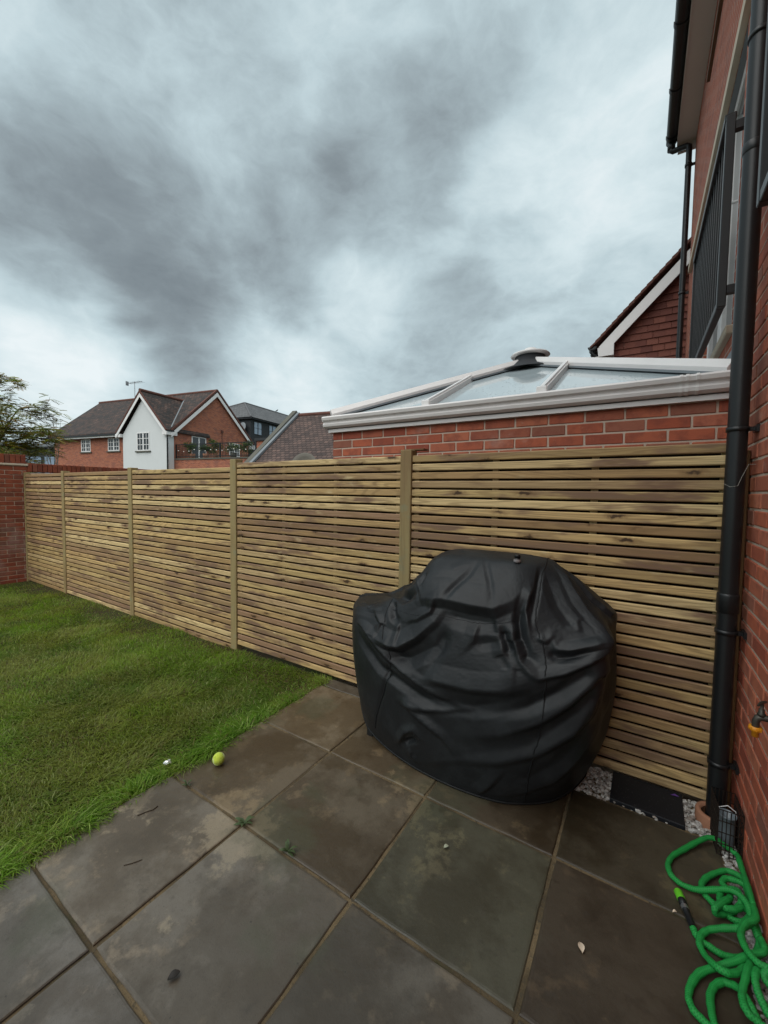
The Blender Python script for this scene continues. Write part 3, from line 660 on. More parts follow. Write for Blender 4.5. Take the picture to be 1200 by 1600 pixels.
# ------------------------------------------------------------------ conservatory next door
CY = 2.95; CXL = -2.462; CXR = WX-.012
con = thing('conservatory', 'brick based conservatory with white pyramid glass roof behind fence', 'conservatory', (-1.03,4.4,0))
B0 = (-1.03,4.4,0)
def cb(a, b): return (tuple(p-q for p, q in zip(a, B0)), tuple(p-q for p, q in zip(b, B0)))
MB().box(*cb((CXL+.004,CY+.004,-.3),(CXR,5.85,2.10))).build('mortar_bed', MORTAR, con)
lay(con, (CXL,CY,0), (1,0,0), (0,-1,0), CXR-CXL, 1.50, 8, BR, base=B0)
lay(con, (CXL,CY+2.9,0), (0,-1,0), (-1,0,0), 2.88, 1.50, 8, BR, base=B0, lowphase=1)
MB().box(*cb((CXL-.03,CY-.035,2.098),(CXR,CY+.05,2.128)),).build('eaves_trim', UPVC, con)
MB().box(*cb((CXL-.03,CY+.051,2.098),(CXL+.05,5.9,2.128))).build('eaves_trim', UPVC, con)
og = [(0,2.135),(-.055,2.135),(-.075,2.150),(-.080,2.170),(-.068,2.185),(-.070,2.198),(-.092,2.205),(-.098,2.228),(-.09,2.240),(0,2.240)]
gt = MB().prism([(CXL-.06-B0[0], CY+.0-B0[1]+y, z) for y, z in og], (0,0,0), (CXR-CXL+.055,0,0)).build('gutter', UPVC_OLD, con)
MB().prism([(CXL+y-B0[0], CY-.05-B0[1], z) for y, z in og], (0,0,0), (0,2.9,0)).build('gutter', UPVC_OLD, con)
for dx in (.0,.028,.075): MB().prism([(.16+dx-B0[0], CY-B0[1]+y*1.05-.0, z+(z-2.19)*.06) for y, z in og], (0,0,0), (.014,0,0)).build('union_clip', UPVC, gt)
EZ = 2.235; AP = Vector((-1.03,4.40,2.90)); CF = [Vector((CXL+.0,CY-.01,EZ)), Vector((CXR-.01,CY-.01,EZ)), Vector((CXR-.01,5.85,EZ)), Vector((CXL,5.85,EZ))]
vb = Vector(B0)
for i in range(4):
    a, b = CF[i]-vb, CF[(i+1) % 4]-vb; ap = AP-vb
    if i == 0:
        xs = [CXL, -1.48, -.60, CXR-.01]
        for k in range(3):                                     # three panes of the front slope
            pa = Vector((xs[k],CY-.01,EZ))-vb; pb = Vector((xs[k+1],CY-.01,EZ))-vb
            def up(x):
                if x < AP.x: f_ = (x-CXL)/(AP.x-CXL)
                else: f_ = (CXR-.01-x)/(CXR-.01-AP.x)
                return Vector((x, CY-.01+(AP.y-CY+.01)*f_, EZ+(AP.z-EZ)*f_))-vb
            ta, tb = up(xs[k]), up(xs[k+1]); poly = [pa, pb, tb] + ([ap] if k == 1 else []) + ([ta] if k else [])
            MB().prism(poly, (0,0,-.02), (0,0,.02)).build('roof_pane', ROOFGLASS, con)
    else: MB().prism([a, b, ap], (0,0,-.02), (0,0,.02)).build('roof_pane', ROOFGLASS, con)
def hipbar(a, name, ext=.0):
    a = Vector(a)-vb; b = AP-vb; d = (b-a).normalized(); r = d.cross(Vector((0,0,1))).normalized(); u = r.cross(d)
    pr_ = [(-.055,.004),(.055,.004),(.058,.03),(.034,.075),(-.034,.075),(-.058,.03)]
    o = MB().prism([a+r*x+u*y for x, y in pr_], (0,0,0), b-a-d*.02).build(name, UPVC_OLD, con)
    MB().prism([a+r*x+u*y for x, y in [(-.085,-.012),(.085,-.012),(.085,.0035),(-.085,.0035)]], (0,0,.0), b-a-d*.05).build('bar_gasket', LEAD, o)
for q in CF: hipbar(q, 'hip_bar')
for x in (-1.48,-.60):
    b = up(x); a = Vector((x,CY-.015,EZ))-vb
    o = MB().bar(a+Vector((0,0,.022)), b+Vector((0,0,.022)), .05, .045).build('glazing_bar', UPVC_OLD, con)
    MB().bar(a+Vector((0,0,.052)), b+Vector((0,0,.052)), .026, .022).build('bar_cap', UPVC, o)
    MB().box((a.x-.035,a.y-.03,a.z-.0),(a.x+.035,a.y+.018,a.z+.055),.006).build('bar_end_cap', UPVC, o)
fin = MB().lathe([(.34,-.01),(.33,.0),(.23,.045),(.165,.10),(.15,.16)], (0,0,AP.z-.085), 28).build('boss_skirt', DARKCLAD, con)
MB().lathe([(.0,.0),(.18,.0),(.195,.012),(.185,.026),(.08,.046),(.075,.062),(.055,.085),(0,.09)], (0,0,AP.z+.075), 28).build('boss_cap', UPVC_OLD, fin)
# lead flashing where the roof meets the house
MB().box((CXR-.0-B0[0],CY-.03-B0[1],2.245),(WX-.002-B0[0],3.6-B0[1],2.42)).build('lead_flashing', LEAD, con)

# ------------------------------------------------------------------ tile hung wing further on
GY = 8.2
wing = thing('tile_hung_gable', 'gable of hung red clay tiles with white bargeboard beyond conservatory', 'house', (1.0,GY,0))
EX, EZZ, SLP = -.745, 4.154, 1.065
def gb(x, y, z): return (x-1.0, y-GY, z)
MB().prism([gb(-.61,GY,-.3),gb(-.61,GY,4.22),gb(2.0,GY,4.22+2.61*SLP),gb(2.0,GY,-.3)], (0,0,0), (0,6,0)).build('wall', WALLBRICK, wing)
tm = [MB().box((-.081,-.007,-.075),(.081,.007,.075),.002).mesh('hung_tile', HUNGTILE) for _ in range(2)]
for r in range(24):
    z = 3.25+r*.112
    for k in range(18):
        x = -.60+.083*(r % 2)+k*.1655
        if x > 1.0 or z+.05 > EZZ+(x+.06-EX)*SLP-.10 or x < -.62: continue
        inst('hung_tile', tm[0], wing, gb(x+random.uniform(-.002,.002), GY-.019, z), (-.17+random.uniform(-.02,.02), random.uniform(-.012,.012), 0))
d = Vector((1,0,SLP)).normalized(); nrm = Vector((-SLP,0,1)).normalized()
p0 = Vector(gb(EX+.02, GY-.16, EZZ-.02)); p1 = Vector(gb(1.8, GY-.16, EZZ-.02+(1.78-EX)*SLP))
MB().prism([p0, p0-nrm*.15+d*.02, p1-nrm*.15, p1], (0,0,0), (0,.022,0)).build('bargeboard', UPVC, wing)
MB().prism([p0+Vector((-.02,.0,-.02)), p0+Vector((.0,0,-.17)), p0+Vector((.23,0,-.17)), p0+Vector((.23,0,.03))], (0,-.006,0), (0,.15,0)).build('boxed_eave', UPVC, wing)
MB().box(gb(EX-.03,GY-.12,EZZ-.19),gb(EX+.20,GY+5,EZZ-.17)).build('soffit', SOFFIT, wing)
MB().prism([gb(EX-.06,GY-.15,EZZ+.0),gb(2.0,GY-.15,EZZ+(2.0-EX+.06)*SLP),gb(2.0,GY-.15,EZZ+.05+(2.0-EX+.06)*SLP),gb(EX-.06,GY-.15,EZZ+.05)], (0,0,0), (0,6,0)).build('roof', REDTILE, wing)
vt = MB().box((-.11,-.012,-.012),(.09,.16,.018),.006).mesh('verge_tile', REDTILE)
for k in range(24):
    q = Vector(gb(EX,GY-.18,EZZ))+d*(.02+k*.118)+nrm*.058
    inst('verge_tile', vt, wing, q, (0,-math.atan(SLP)+.10,0), (1,1,1.2))
g2 = MB().prism([gb(EX-.085+x, GY-.17, EZZ-.0+z) for x, z in prof], (0,0,0), (0,5,0)).build('gutter', BLACKPVC, wing)
for k in range(4): MB().prism([gb(EX-.085+x*1.15, GY-.16+k*.22, EZZ+z*1.15) for x, z in prof[:11]], (0,0,0), (0,.04,0)).build('gutter_bracket', BLACKPVC, g2)
MB().tube([gb(EX-.085,GY-.1,EZZ-.04),gb(EX-.085,GY-.1,EZZ-.09),gb(EX-.06,GY-.1,EZZ-.14),gb(-.66,GY-.06,EZZ-.20),gb(-.66,GY-.06,0)], .034, 10).build('downpipe', BLACKPVC, wing)

# ------------------------------------------------------------------ old brick wall at the far left
BX = -9.05
gw = thing('garden_brick_wall', 'weathered old brick garden wall with upright coping bricks at left', 'wall', (BX,2.5,-.2))
GB = (BX,2.5,-.2)
MB().box((-.21,-3.5,-.1),(-.007,.07,2.145)).build('mortar_bed', MORTAR, gw)
MB().box((-.21,.0701,-.1),(-.007,5.5,2.0)).build('mortar_bed', MORTAR, gw)
lay(gw, (BX,.6,0), (0,1,0), (1,0,0), 1.98, -.12, 28, OBR, base=GB)
cp = MB().box((-.11,-.032,0),(.11,.032,.150),.004).mesh('coping_brick', OLDBRICK)
for k in range(22): inst('coping_brick', cp, gw, (-.105,-1.45+k*.0705,2.152+.0), (0,0,random.uniform(-.01,.01)))
MB().box((-.22,-1.5,2.115),(.018,.09,2.148),.004).build('string_course', STONE, gw)
for k in range(72): inst('coping_brick', cp, gw, (-.105,.115+k*.0725,2.013), (0,0,random.uniform(-.015,.015)))

# ------------------------------------------------------------------ houses behind, all turned ten degrees
RZ = math.radians(10.5); EU = Vector((math.cos(RZ),math.sin(RZ),0)); EV = Vector((-math.sin(RZ),math.cos(RZ),0)); PP = Vector((-26.973,15.103,0))
def far(name, label, cat, u, v): return thing(name, label, cat, PP+EU*u+EV*v, RZ)
def window(parent, axis, a0, a1, z0, z1, off, cols, rows, glass=WINGLASS, sill=True, fm=UPVC, name='window', curtain=True):
    """axis 'u': wall face along u, looking to -v; axis 'v': face along v, looking to +u"""
    def bx(m, p0, p1, q0, q1, d0, d1):
        if axis == 'u': m.box((p0,off-d1,q0),(p1,off-d0,q1))
        else: m.box((off+d0,p0,q0),(off+d1,p1,q1))
    f = MB(); w_ = .07
    bx(f,a0,a0+w_,z0,z1,-.06,.03); bx(f,a1-w_,a1,z0,z1,-.06,.03); bx(f,a0+w_,a1-w_,z0,z0+w_,-.06,.03); bx(f,a0+w_,a1-w_,z1-w_,z1,-.06,.03)
    for k in range(1, cols):
        x = a0+(a1-a0)*k/cols; hw = .055 if (cols % 2 == 0 and k == cols//2) else .017; bx(f,x-hw,x+hw,z0+w_,z1-w_,-.05,.025)
    for k in range(1, rows):
        z = z0+(z1-z0)*k/rows; bx(f,a0+w_,a1-w_,z-.017,z+.017,-.045,.02)
    fo = f.build(name, fm, parent)
    g_ = MB(); bx(g_,a0+.02,a1-.02,z0+.02,z1-.02,.0,.006); g_.build('pane', glass, fo)
    if sill: s_ = MB(); bx(s_,a0-.12,a1+.12,z0-.09,z0-.005,-.05,.09); s_.build('sill', GREYSTONE, fo)
    return fo
A = far('gabled_house', 'brick house with white rendered gable and tiled roof beyond fence', 'house', -6.5, 4.25)
def L(u, v, z): return (u+6.5, v-4.25, z)
MB().prism([L(-13.2,.5,-.5),L(-13.2,.5,5.6),L(-13.2,4.25,8.85),L(-13.2,8.0,5.6),L(-13.2,8.0,-.5)], (0,0,0), (13.2,0,0)).build('wall', HOUSEBRICK, A)
MB().prism([L(-4.42,0,-.5),L(-4.42,0,5.35),L(-2.35,0,7.75),L(-.05,0,5.35),L(-.05,0,-.5)], (0,0,0), (0,.498,0)).prism([L(-.0499,0.0,-.5),L(-.0499,0.0,5.4),L(-.0499,.47,5.4),L(-.0499,.47,-.5)],(0,0,0),(.052,0,0)).build('rendered_gable', RENDER_W, A)
th = .16
def slope(parent, u0, u1, ve, ze, vr, zr, m=ROOFMIX, name='roof_slope'):
    return MB().prism([L(u0,ve,ze),L(u0,vr,zr),L(u0,vr,zr+th),L(u0,ve,ze+th)], (0,0,0), (u1-u0,0,0)).build(name, m, parent)
R1 = slope(A, -13.4, .14, .1, 5.42, 4.25, 8.92); slope(A, -13.4, .14, 8.4, 5.42, 4.25, 8.92)
MB().tube([L(-13.4,4.25,9.06),L(.16,4.25,9.06)], .12, 8).build('ridge_tiles', REDTILE, R1)
# cross gable roof
for s in (-1, 1):
    ue = -2.35+s*2.48; us = MB().prism([L(ue,-.2,5.38),L(-2.35,-.2,8.12),L(-2.35,-.2,8.12+th),L(ue,-.2,5.38+th)], (0,0,0), (0,3.75,0)).build('roof_slope', ROOFMIX, A)
    e = Vector(L(ue,-.24,5.34)); a_ = Vector(L(-2.35,-.24,8.08)); MB().prism([e, a_, a_+Vector((0,0,-.26)), e+Vector((0,0,-.26))], (0,0,0), (0,.03,0)).build('bargeboard', UPVC, A)
    dv = (a_-e).normalized()
    for k in range(15): pass
    MB().bar(e+Vector((0,.05,.12)), a_+Vector((0,.05,.12)), .14, .1).build('verge_tiles', REDTILE, us)
MB().tube([L(-2.35,-.22,8.28),L(-2.35,3.4,8.28)], .12, 8).build('ridge_tiles', REDTILE, A)
MB().bar(L(.02,.30,5.72), L(-2.30,3.42,8.36), .12, .05).build('lead_valley', LEAD, A)
MB().box(L(-.30,-.2,5.16),L(.16,.62,5.38)).build('boxed_eave', UPVC, A)
MB().box(L(-4.95,-.2,5.16),L(-4.44,.05,5.38)).build('boxed_eave', UPVC, A)
for s in (-1, 1):                                             # brick gable boards
    ve = 4.25+s*4.1; e = Vector(L(.16,ve,5.30)); a_ = Vector(L(.16,4.25,8.92)); MB().prism([e, a_, a_+Vector((0,0,-.30)), e+Vector((0,0,-.28))], (0,0,0), (.03,0,0)).build('bargeboard', UPVC, A)
    MB().bar(e+Vector((-.04,0,.18)), a_+Vector((-.04,0,.18)), .16, .12).build('verge_tiles', REDTILE, A)
MB().box(L(-13.35,.08,5.25),L(-4.96,.13,5.42)).build('fascia', UPVC, A)
MB().box(L(-13.4,-.02,5.36),L(-4.96,.079,5.47)).build('gutter', BLACKPVC, A)
MB().box(L(.0,7.9,5.0),L(.19,8.5,5.36)).build('boxed_eave', UPVC, A)
MB().box(L(.0,7.85,4.35),L(.3,8.6,5.0)).build('vent_box', DARKCLAD, A)
MB().tube([L(.02,-.06,5.3),L(.02,-.06,-.5)], .05, 8).build('downpipe', BLACKPVC, A)
MB().box(L(-.1,-.2,5.39),L(.2,.35,5.47)).build('gutter', BLACKPVC, A)
window(A, 'u', -9.85+6.5, -8.75+6.5, 4.28, 5.24, .5-4.25, 4, 3); window(A, 'u', -6.75+6.5, -5.5+6.5, 4.28, 5.25, .5-4.25, 4, 3)
window(A, 'u', -2.97+6.5, -1.73+6.5, 4.15, 5.43, 0-4.25, 4, 3)
window(A, 'v', 5.63-4.25, 6.78-4.25, 4.25, 5.30, 6.5, 4, 3, sill=False)
window(A, 'v', 1.95-4.25, 3.26-4.25, 3.62, 5.36, 6.5, 2, 1, sill=False, name='french_door')
MB().box(L(.002,4.75,5.95),L(.08,4.95,6.15)).tube([L(.03,4.85,6.05),L(.03,4.85,4.6)], .02, 6).build('flue_vent', REDTILE, A)
# aerial on the roof
t = far('roof_aerial', 'thin television aerial on mast above the tiled roof', 'aerial', -8.9, 4.25)
ALU = m_plain('dull_aluminium', (.30,.30,.31), .45, .5, .6)
MB().tube([(0,0,8.8),(0,0,10.55)], .025, 6).build('mast', ALU, t)
a_ = MB().tube([(-.9,0,10.45),(.9,0,10.50)], .02, 6).build('boom', ALU, t)
for k in range(7): MB().tube([(-.7+k*.25,-.3,10.47),(-.7+k*.25,.3,10.47)], .011, 5).build('element', ALU, a_)
MB().box((-.95,-.12,10.3),(-.9,.12,10.65)).build('reflector', ALU, a_)
# roof terrace
T = far('roof_terrace', 'brick roof terrace with black railing beside the brick gable', 'terrace', 3.4, 2.8)
def LT(u, v, z): return (u-3.4, v-2.8, z)
MB().box(LT(.01,.55,-.5),LT(6.9,5.2,3.52)).build('wall', HOUSEBRICK, T)
MB().box(LT(.01,.50,3.521),LT(6.95,5.25,3.62)).build('coping', GREYSTONE, T)
rl = MB().bar(LT(.05,.6,4.55), LT(6.85,.6,4.55), .05, .05).bar(LT(6.85,.6,4.55), LT(6.85,5.1,4.55), .05, .05).bar(LT(.05,.6,3.74), LT(6.85,.6,3.74), .04, .04).bar(LT(6.85,.6,3.74), LT(6.85,5.1,3.74), .04, .04).build('railing', BLACKIRON, T)
bm_ = MB().box((-.009,-.009,3.64),(.009,.009,4.53)).mesh('baluster', BLACKIRON)
for k in range(52): inst('baluster', bm_, rl, LT(.12+k*.13,.6,0))
for k in range(30): inst('baluster', bm_, rl, LT(6.85,.75+k*.145,0))
pm = MB().box((-.03,-.03,3.63),(.03,.03,4.6)).mesh('railing_post', BLACKIRON)
for u_ in (.06,3.95,6.85): inst('railing_post', pm, rl, LT(u_,.6,0))

# foliage helper: many small leaves inside a blob list
def leaf_mass(name, blobs, n, size, cols, seed, parent=None, droop=.0):
    r = np.random.default_rng(seed); C_ = np.array([b[:3] for b in blobs]); R_ = np.array([b[3] for b in blobs]); wt = R_**2; wt = wt/wt.sum()
    k = r.choice(len(blobs), n, p=wt); d_ = r.normal(size=(n,3)); d_ /= np.linalg.norm(d_,axis=1)[:,None]
    c_ = C_[k]+d_*(R_[k]*r.random(n)**.45)[:,None]*np.array([1,1,.75])
    a1 = r.normal(size=(n,3)); a1[:,2] = a1[:,2]*.5-droop; a1 /= np.linalg.norm(a1,axis=1)[:,None]
    a2 = np.cross(a1, r.normal(size=(n,3))); a2 /= np.linalg.norm(a2,axis=1)[:,None]
    s_ = size*r.uniform(.6,1.3,n)[:,None]
    V_ = np.stack([c_-a1*s_, c_+a2*s_*.38, c_+a1*s_, c_-a2*s_*.38], 1).reshape(-1,3)
    F_ = np.arange(n)[:,None]*4+np.array([[0,1,2,3]])
    cc = np.array(cols)[r.integers(0,len(cols),n)]*r.uniform(.6,1.3,n)[:,None]
    o = bpy.data.objects.new(name, mesh_np(name, V_, F_, LEAVES, np.repeat(cc,4,0))); return link(o, parent)
GRN = [(.05,.085,.025),(.07,.115,.035),(.035,.06,.02),(.10,.14,.05)]
def pot_plant(u, v, h, rad, label, seed, pale=False):
    t = far('potted_shrub', label, 'plant', u, v); t['group'] = 'potted shrubs on the roof terrace'
    z = 3.62; r = random.Random(seed)
    MB().lathe([(0,z),(.16,z),(.21,z+.34),(.19,z+.34),(.18,z+.30),(0,z+.30)], n=14).build('pot', TERRACOTTA if not pale else GREYSTONE, t)
    MB().tube([(0,0,z+.3),(.02,0,z+.55),(0,.03,z+h*.8)], [.02,.015,.008], 6).build('stem', BARK, t)
    rad *= 1.25; bl = [(r.uniform(-.6,.6)*rad, r.uniform(-.5,.5)*rad, z+.35+h*r.uniform(.15,.9), rad*r.uniform(.4,.7)) for _ in range(7)]
    leaf_mass('foliage', bl, 700, .06, GRN+([(.5,.48,.45)] if pale else []), seed, t)
pot_plant(1.0, 1.1, .75, .42, 'bushy green potted shrub left of the white terrace doors', 1)
pot_plant(2.1, 1.2, .62, .34, 'green potted shrub in front of the white terrace doors', 2)
pot_plant(3.1, 1.1, .85, .40, 'tallest potted shrub right of the white terrace doors', 3)
pot_plant(4.6, 1.1, .55, .40, 'low potted shrub with pale flowers at middle of terrace railing', 4, True)
pot_plant(5.5, 1.2, .70, .42, 'dark potted shrub near the right end of the terrace', 5)
t = far('string_lights', 'string of small white bulbs hung along the terrace railing', 'string lights', 3.4, .52)
pts = [(-3.2+6.4*k/40, 0, 4.22-.12*math.sin(math.pi*((k/40*4) % 1))) for k in range(41)]
MB().tube(pts, .006, 5).build('cable', BLACKIRON, t)
bl = MB().lathe([(0,-.035),(.03,-.02),(.035,0),(.02,.03),(0,.035)], n=8).mesh('bulb', mat('frosted_bulb', lambda t_: setb(t_, col=(.8,.78,.72), rough=.4)))
for k in range(1,40,3): inst('bulb', bl, t, (pts[k][0], 0, pts[k][2]-.04))

# dark clad block further back
D = far('dark_clad_building', 'dark clad building with grey hipped slate roof behind the brick gable', 'building', -10.4, 24)
def LD(u, v, z): return (u+10.4, v-24, z)
MB().box(LD(-15.4,14.5,-.5),LD(-5.4,33.5,9.0)).build('wall', DARKCLAD, D)
E_ = [LD(-15.8,14.1,9.15),LD(-5.0,14.1,9.15),LD(-5.0,33.9,9.15),LD(-15.8,33.9,9.15)]; r0, r1 = LD(-9.6,18.4,11.75), LD(-9.6,30,11.75)
MB().add(E_+[r0,r1], [(0,1,4),(1,2,5,4),(2,3,5),(3,0,4,5),(3,2,1,0)]).build('roof', SLATE, D)
for a_, b_ in ((E_[1],r0),(r0,r1),(E_[2],r1),(E_[0],r0)): MB().tube([a_, b_], .11, 6).build('hip_tiles', m_plain('slate_ridge', (.10,.10,.105), .7), D)
MB().box(LD(-15.7,14.2,8.98),LD(-5.1,33.8,9.12)).build('fascia', DARKCLAD, D)
for v0, v1 in ((15.0,16.3),(17.5,18.8),(20.2,21.5),(23,24.3)): window(D, 'v', v0-24, v1-24, 7.45, 8.85, 5.0, 2, 2, BLUEGLASS, False, DARKCLAD)
MB().lathe([(0,.0),(.55,.10),(.62,.18),(.6,.19),(0,.1)], (0,0,0), 20).build('dish', LEAD, D, LD(-6.2,14.25,8.0)).rotation_euler = (math.radians(75),0,math.radians(-10))
t = far('pigeon', 'small dark bird perched on the grey slate roof ridge', 'bird', -9.6, 24.5); t.location.z = 11.84
def bird():
    m = MB(); m.tube([(-.22,0,.10),(-.14,0,.13),(-.03,0,.16),(.08,0,.20),(.14,0,.27),(.18,0,.29),(.22,0,.285)], [.02,.05,.075,.07,.045,.035,.008], 8); m.tube([(0,.02,0),(0,.02,.1)], .01, 5); m.tube([(0,-.02,0),(0,-.02,.1)], .01, 5); return m
bird().build('body', m_plain('bird_feathers', (.05,.05,.055), .8), t)
# brick outbuilding and the near roof with stone verge
B = far('brick_outbuilding', 'low red brick building with flat dark coping behind terrace', 'building', 10, 2.2)
MB().box((-2.6,-2.2,-.5),(6,2,4.5)).build('wall', HOUSEBRICK, B); MB().box((-2.7,-2.3,4.501),(6.1,2.1,4.66)).build('coping', DARKCLAD, B)
N = far('tiled_roof_house', 'house with brown tiled roof and stone verge just left of conservatory', 'house', 17, -4.4)
MB().prism([(-3.7,-2.9,-.5),(-3.7,-2.9,2.4),(-3.7,0,4.72),(-3.7,2.9,2.4),(-3.7,2.9,-.5)], (0,0,0), (8,0,0)).build('wall', HOUSEBRICK, N)
nr = MB().prism([(-3.72,-3.1,2.38),(-3.72,0,4.80),(-3.72,0,4.90),(-3.72,-3.1,2.48)], (0,0,0), (8,0,0)).prism([(-3.72,3.1,2.38),(-3.72,0,4.80),(-3.72,0,4.90),(-3.72,3.1,2.48)], (0,0,0), (8,0,0)).build('roof', ROOFGREY, N)
MB().tube([(-3.6,0,4.90),(4.2,0,4.90)], .09, 8).build('ridge_tiles', REDTILE, nr)
for s in (-1,1):
    MB().prism([(-3.96,s*3.2,2.40),(-3.96,0,4.98),(-3.96,0,5.12),(-3.96,s*3.2,2.54)], (0,0,0), (.22,0,0)).build('stone_verge', GREYSTONE, N)
    MB().prism([(-3.729,s*3.2,2.43),(-3.729,0,4.92),(-3.729,0,5.03),(-3.729,s*3.2,2.54)], (0,0,0), (.14,0,0)).build('lead_flashing', LEAD, N)
t = thing('satellite_dish', 'grey rounded dish edge showing above the fence, left of conservatory', 'dish', (-6.12,6.42,0))
MB().tube([(0,0,-.35),(0,0,1.95)], .03, 8).build('mast', ALU, t)
MB().lathe([(0,.0),(.12,.012),(.22,.045),(.285,.09),(.275,.095),(.2,.055),(0,.012)], n=24).build('reflector', m_plain('grey_dish', (.12,.11,.09), .6), t, (0,-.02,2.07)).rotation_euler = (math.radians(70),0,math.radians(25))

# dark flat outbuilding and tree on the far left
S = thing('flat_roof_shed', 'long dark shed with flat roof and pale panels beyond brick wall', 'shed', (-58.5,15.6,0), math.radians(28))
MB().box((-9,-3,-.4),(9,3,5.55)).build('wall', DARKCLAD, S); MB().box((-9.3,-3.3,5.551),(9.3,3.3,5.9)).build('roof', LEAD, S)
for x in (-6.2,-2.6,1.2,4.2,6.6): MB().box((x,-3.05,2.2),(x+2.,-3.001,4.6)).build('window', BLUEGLASS, S)

TX, TY = -21.4, 5.15
tree = thing('autumn_tree', 'sparse autumn tree with yellowing feathery leaves at left edge', 'tree', (TX,TY,-.3))
rt = random.Random(4); tb = MB(); tips = []
def limb(p, d, L_, r0, lev):
    p = Vector(p); d = Vector(d).normalized(); pts = [p]; n = 6
    for k in range(n):
        d = (d+Vector((rt.uniform(-.16,.16),rt.uniform(-.16,.16),rt.uniform(-.06,.10)-(.05 if lev > 1 else 0)))).normalized(); p = p+d*(L_/n); pts.append(p)
    tb.tube(pts, [r0*(1-.75*k/n) for k in range(n+1)], 7 if lev < 2 else 5)
    if lev >= 2: tips.extend((q, d) for q in pts[2:])
    if lev < 3:
        for k in range(9 if lev == 0 else 5):
            i = rt.randint(2, n); a = rt.uniform(0, 6.283); tilt = rt.uniform(.6,1.1)
            side = d.orthogonal().normalized(); side = Matrix.Rotation(a, 3, d) @ side
            limb(pts[i], d*math.cos(tilt)+side*math.sin(tilt), L_*rt.uniform(.45,.68), r0*.45, lev+1)
limb((0,0,0), (.05,.05,1), 4.6, .16, 0)
trunk = tb.build('trunk', BARK, tree)
rr = np.random.default_rng(8); LV, LT_ = [], []
CO = np.array([(.18,.17,.035),(.26,.19,.03),(.13,.16,.04),(.26,.13,.04),(.10,.13,.04),(.23,.21,.05),(.13,.11,.05)])
for q, d_ in tips:
    for _ in range(3):                                         # pinnate leaf: a rib of leaflets
        ang = rr.uniform(0,6.283); dirn = Vector((math.cos(ang), math.sin(ang), rr.uniform(-.35,.25))).normalized(); side = dirn.cross(Vector((0,0,1))).normalized(); col = CO[rr.integers(len(CO))]*rr.uniform(.7,1.3)
        base_ = q+Vector(rr.uniform(-.12,.12,3)); Ln = rr.uniform(.25,.45)
        for k in range(6):
            for s in (-1,1):
                c_ = base_+dirn*(Ln*(k+1)/6)-Vector((0,0,.05*(k/6)**2)); e_ = c_+side*s*.11+dirn*.05-Vector((0,0,.025)); w_ = dirn*.028
                LV += [c_-w_*.5, c_*.5+e_*.5-w_, e_, c_*.5+e_*.5+w_]; LT_ += [col]*4
nl = len(LV)//4
link(bpy.data.objects.new('crown', mesh_np('crown', np.array([tuple(v) for v in LV]), np.arange(nl)[:,None]*4+np.array([[0,1,2,3]]), LEAVES, np.array(LT_))), tree)
t = thing('wall_shrub', 'yellow green shrub leaning over the old brick wall at left edge', 'shrub', (-12.4,3.0,-.3))
MB().tube([(0,0,0),(.05,.02,1.2),(0,.05,2.3)], [.05,.04,.02], 7).build('stem', BARK, t)
leaf_mass('foliage', [(0,0,2.35,.38),(.15,.25,2.2,.35),(-.2,-.3,2.3,.45),(-.3,.2,2.55,.35),(.2,-.5,2.2,.35)], 2600, .045, [(.09,.10,.02),(.13,.12,.03),(.06,.08,.02),(.15,.10,.03)], 31, t)
t = thing('bare_sapling', 'thin leafless sapling beyond the wall beside the dark shed', 'sapling', (-24.5,8.0,-.3))
m = MB(); rs = random.Random(3)
for k in range(7):
    x = rs.uniform(-.5,.5); m.tube([(x*.2,0,0),(x*.5,0,2.2),(x+rs.uniform(-.2,.2),rs.uniform(-.4,.4),rs.uniform(3.3,4.4)),(x*1.6,rs.uniform(-.6,.6),rs.uniform(4.4,5.3))], [.03,.02,.012,.004], 5)
m.build('branches', m_plain('pale_bark', (.16,.15,.13), .9), t)

